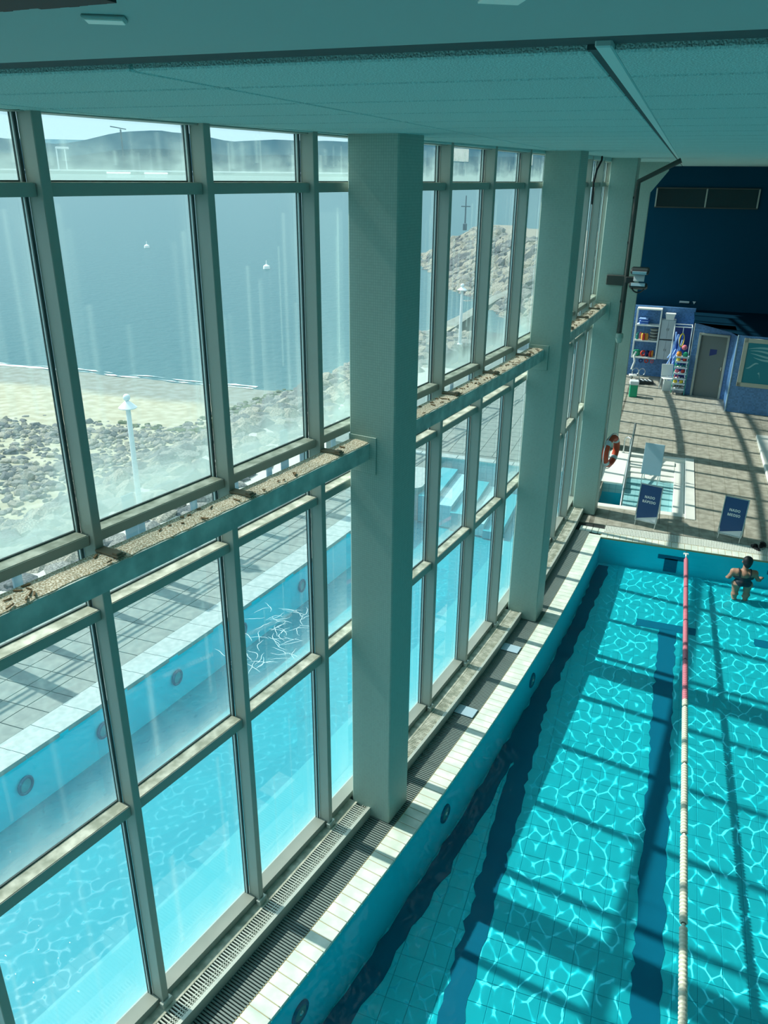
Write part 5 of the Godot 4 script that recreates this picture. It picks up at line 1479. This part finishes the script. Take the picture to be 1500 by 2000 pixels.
func build_swimmer() -> void:
	# standing up to the shoulders in the water, back to the viewer; below the water she is seen flattened, as through the surface
	var at := V(2.03, yb(14.8), 14.8)
	var t := thing("person", "person in a dark swimsuit and dark cap standing in the pool, back turned", "person", at, 0.12)
	var top := WL - at.y
	var sq := func(p: Vector3) -> Vector3: return Vector3(p.x, p.y * top / 1.27 if p.y < 1.27 else top + (p.y - 1.27), p.z)
	var B := []
	for s in [-1.0, 1.0]:
		B += [[Vector3(s * 0.10, 0.04, -0.1), Vector3(s * 0.10, 0.05, 0.06), 0.035, 0.04], [Vector3(s * 0.10, 0.07, 0.04), Vector3(s * 0.105, 0.3, 0.05), 0.042, 0.062], [Vector3(s * 0.105, 0.3, 0.05), Vector3(s * 0.1, 0.46, 0.02), 0.062, 0.056],
			[Vector3(s * 0.1, 0.46, 0.02), Vector3(s * 0.1, 0.8, 0.03), 0.06, 0.092], [Vector3(s * 0.08, 0.84, 0.07), Vector3(s * 0.08, 0.9, 0.05), 0.1, 0.095],
			[Vector3(s * 0.09, 1.12, 0.0), Vector3(s * 0.12, 1.28, 0.0), 0.09, 0.075], [Vector3(s * 0.12, 1.3, 0.02), Vector3(s * 0.19, 1.3, 0.0), 0.07, 0.058],
			[Vector3(s * 0.19, 1.3, 0.0), Vector3(s * 0.27, 1.04, 0.02), 0.052, 0.042], [Vector3(s * 0.27, 1.04, 0.02), Vector3(s * (0.22 if s < 0 else 0.36), 0.84 if s < 0 else 0.98, -0.14), 0.042, 0.03]]
		var wr := Vector3(s * (0.22 if s < 0 else 0.36), 0.84 if s < 0 else 0.98, -0.14)
		var hd_ := Vector3(s * -0.02 if s < 0 else 0.02, -0.05, -0.08)
		B.append([wr, wr + hd_ * 0.8, 0.03, 0.034])
		for k in 4: B.append([wr + hd_ * 0.8 + Vector3((k - 1.5) * 0.018, 0, 0), wr + hd_ * (1.55 - 0.1 * absf(k - 1.4)) + Vector3((k - 1.5) * 0.026, -0.015, 0), 0.011, 0.009])
		B.append([wr + hd_ * 0.4, wr + hd_ * 0.9 + Vector3(s * -0.05, 0.01, 0), 0.013, 0.01])
	B += [[Vector3(0, 0.88, 0.02), Vector3(0, 1.0, 0.01), 0.125, 0.11], [Vector3(0, 1.0, 0.01), Vector3(0, 1.25, 0.0), 0.11, 0.115], [Vector3(0, 1.28, 0.0), Vector3(0.015, 1.42, -0.015), 0.06, 0.05]]
	var res := nets(B, 0.03, 0.014, Vector3(-0.48, -0.02, -0.34), Vector3(0.52, 1.5, 0.24))
	var head := [[Vector3(0.025, 1.5, -0.035), Vector3(0.025, 1.54, -0.01), 0.075, 0.08], [Vector3(0.023, 1.44, -0.07), Vector3(0.023, 1.47, -0.06), 0.042, 0.055], [Vector3(0.024, 1.485, -0.115), Vector3(0.024, 1.51, -0.105), 0.014, 0.01], [Vector3(0.015, 1.38, -0.02), Vector3(0.02, 1.46, -0.03), 0.05, 0.055],
		[Vector3(0.103, 1.49, -0.02), Vector3(0.105, 1.515, -0.015), 0.012, 0.016], [Vector3(-0.055, 1.49, -0.02), Vector3(-0.057, 1.515, -0.015), 0.012, 0.016], [Vector3(0.005, 1.447, -0.108), Vector3(0.042, 1.447, -0.108), 0.008, 0.008]]
	var r2 := nets(head, 0.014, 0.006, Vector3(-0.1, 1.31, -0.15), Vector3(0.15, 1.65, 0.1))
	var g := G.new()
	for r in [res, r2]:
		var o := g.v.size()
		for i in r[0].size(): g.vert(sq.call(r[0][i]), r[1][i])
		for q in r[2]:
			g.tri_i(o + q[0], o + q[1], o + q[2]); g.tri_i(o + q[0], o + q[2], o + q[3])
	obj("body", g, M.skin, t)
	for s in [-1, 1]:
		var e := G.new(); e.lathe(Transform3D(Basis(), sq.call(Vector3(0.024 + s * 0.03, 1.505, -0.108))), [Vector2(0, -0.01), Vector2(0.01, 0), Vector2(0, 0.01)], 8); obj("eye", e, M.hair, t)
	# suit: the trunk again, a little fuller, from the seat to below the shoulder blades
	var S := [[Vector3(0, 0.88, 0.02), Vector3(0, 1.0, 0.01), 0.136, 0.122], [Vector3(0, 1.0, 0.01), Vector3(0, 1.13, 0.0), 0.122, 0.126], [Vector3(-0.06, 0.85, 0.07), Vector3(-0.06, 0.92, 0.05), 0.107, 0.105], [Vector3(0.06, 0.85, 0.07), Vector3(0.06, 0.92, 0.05), 0.107, 0.105], [Vector3(-0.09, 1.12, 0.0), Vector3(-0.095, 1.17, 0.0), 0.1, 0.093], [Vector3(0.09, 1.12, 0.0), Vector3(0.095, 1.17, 0.0), 0.1, 0.093]]
	var r3 := nets(S, 0.03, 0.014, Vector3(-0.3, 0.68, -0.25), Vector3(0.3, 1.34, 0.25))
	var sg := G.new()
	for i in r3[0].size(): sg.vert(sq.call(r3[0][i]), r3[1][i])
	for q in r3[2]:
		sg.tri_i(q[0], q[1], q[2]); sg.tri_i(q[0], q[2], q[3])
	obj("swimsuit", sg, M.swimsuit, t)
	for s in [-1, 1]:
		var p := []
		for q in [Vector3(s * 0.085, 1.2, 0.1), Vector3(s * 0.1, 1.3, 0.098), Vector3(s * 0.105, 1.366, 0.05), Vector3(s * 0.105, 1.378, 0.0), Vector3(s * 0.1, 1.33, -0.075), Vector3(s * 0.09, 1.22, -0.1)]: p.append(sq.call(q))
		var st := G.new(); st.tube(p, 0.011, 6); obj("strap", st, M.swimsuit, t)
	var hb := [[Vector3(0.025, 1.515, -0.01), Vector3(0.025, 1.55, 0.0), 0.088, 0.09], [Vector3(0.025, 1.47, 0.03), Vector3(0.025, 1.5, 0.03), 0.06, 0.07]]
	var r4 := nets(hb, 0.02, 0.008, Vector3(-0.1, 1.38, -0.13), Vector3(0.16, 1.68, 0.14))
	var hg := G.new()
	for i in r4[0].size(): hg.vert(sq.call(r4[0][i]), r4[1][i])
	for q in r4[2]:
		hg.tri_i(q[0], q[1], q[2]); hg.tri_i(q[0], q[2], q[3])
	obj("cap", hg, M.hair, t)

func _ready() -> void:
	make_view()
	make_materials()
	build_shell()
	build_ceiling()
	build_front()
	build_columns_beams()
	build_edge()
	build_pool()
	build_outdoor_pool()
	build_terrace()
	build_coast()
	build_far_shore()
	build_spa()
	build_far_rooms()
	build_store()
	build_column_gear()
	build_signs()
	build_swimmer()
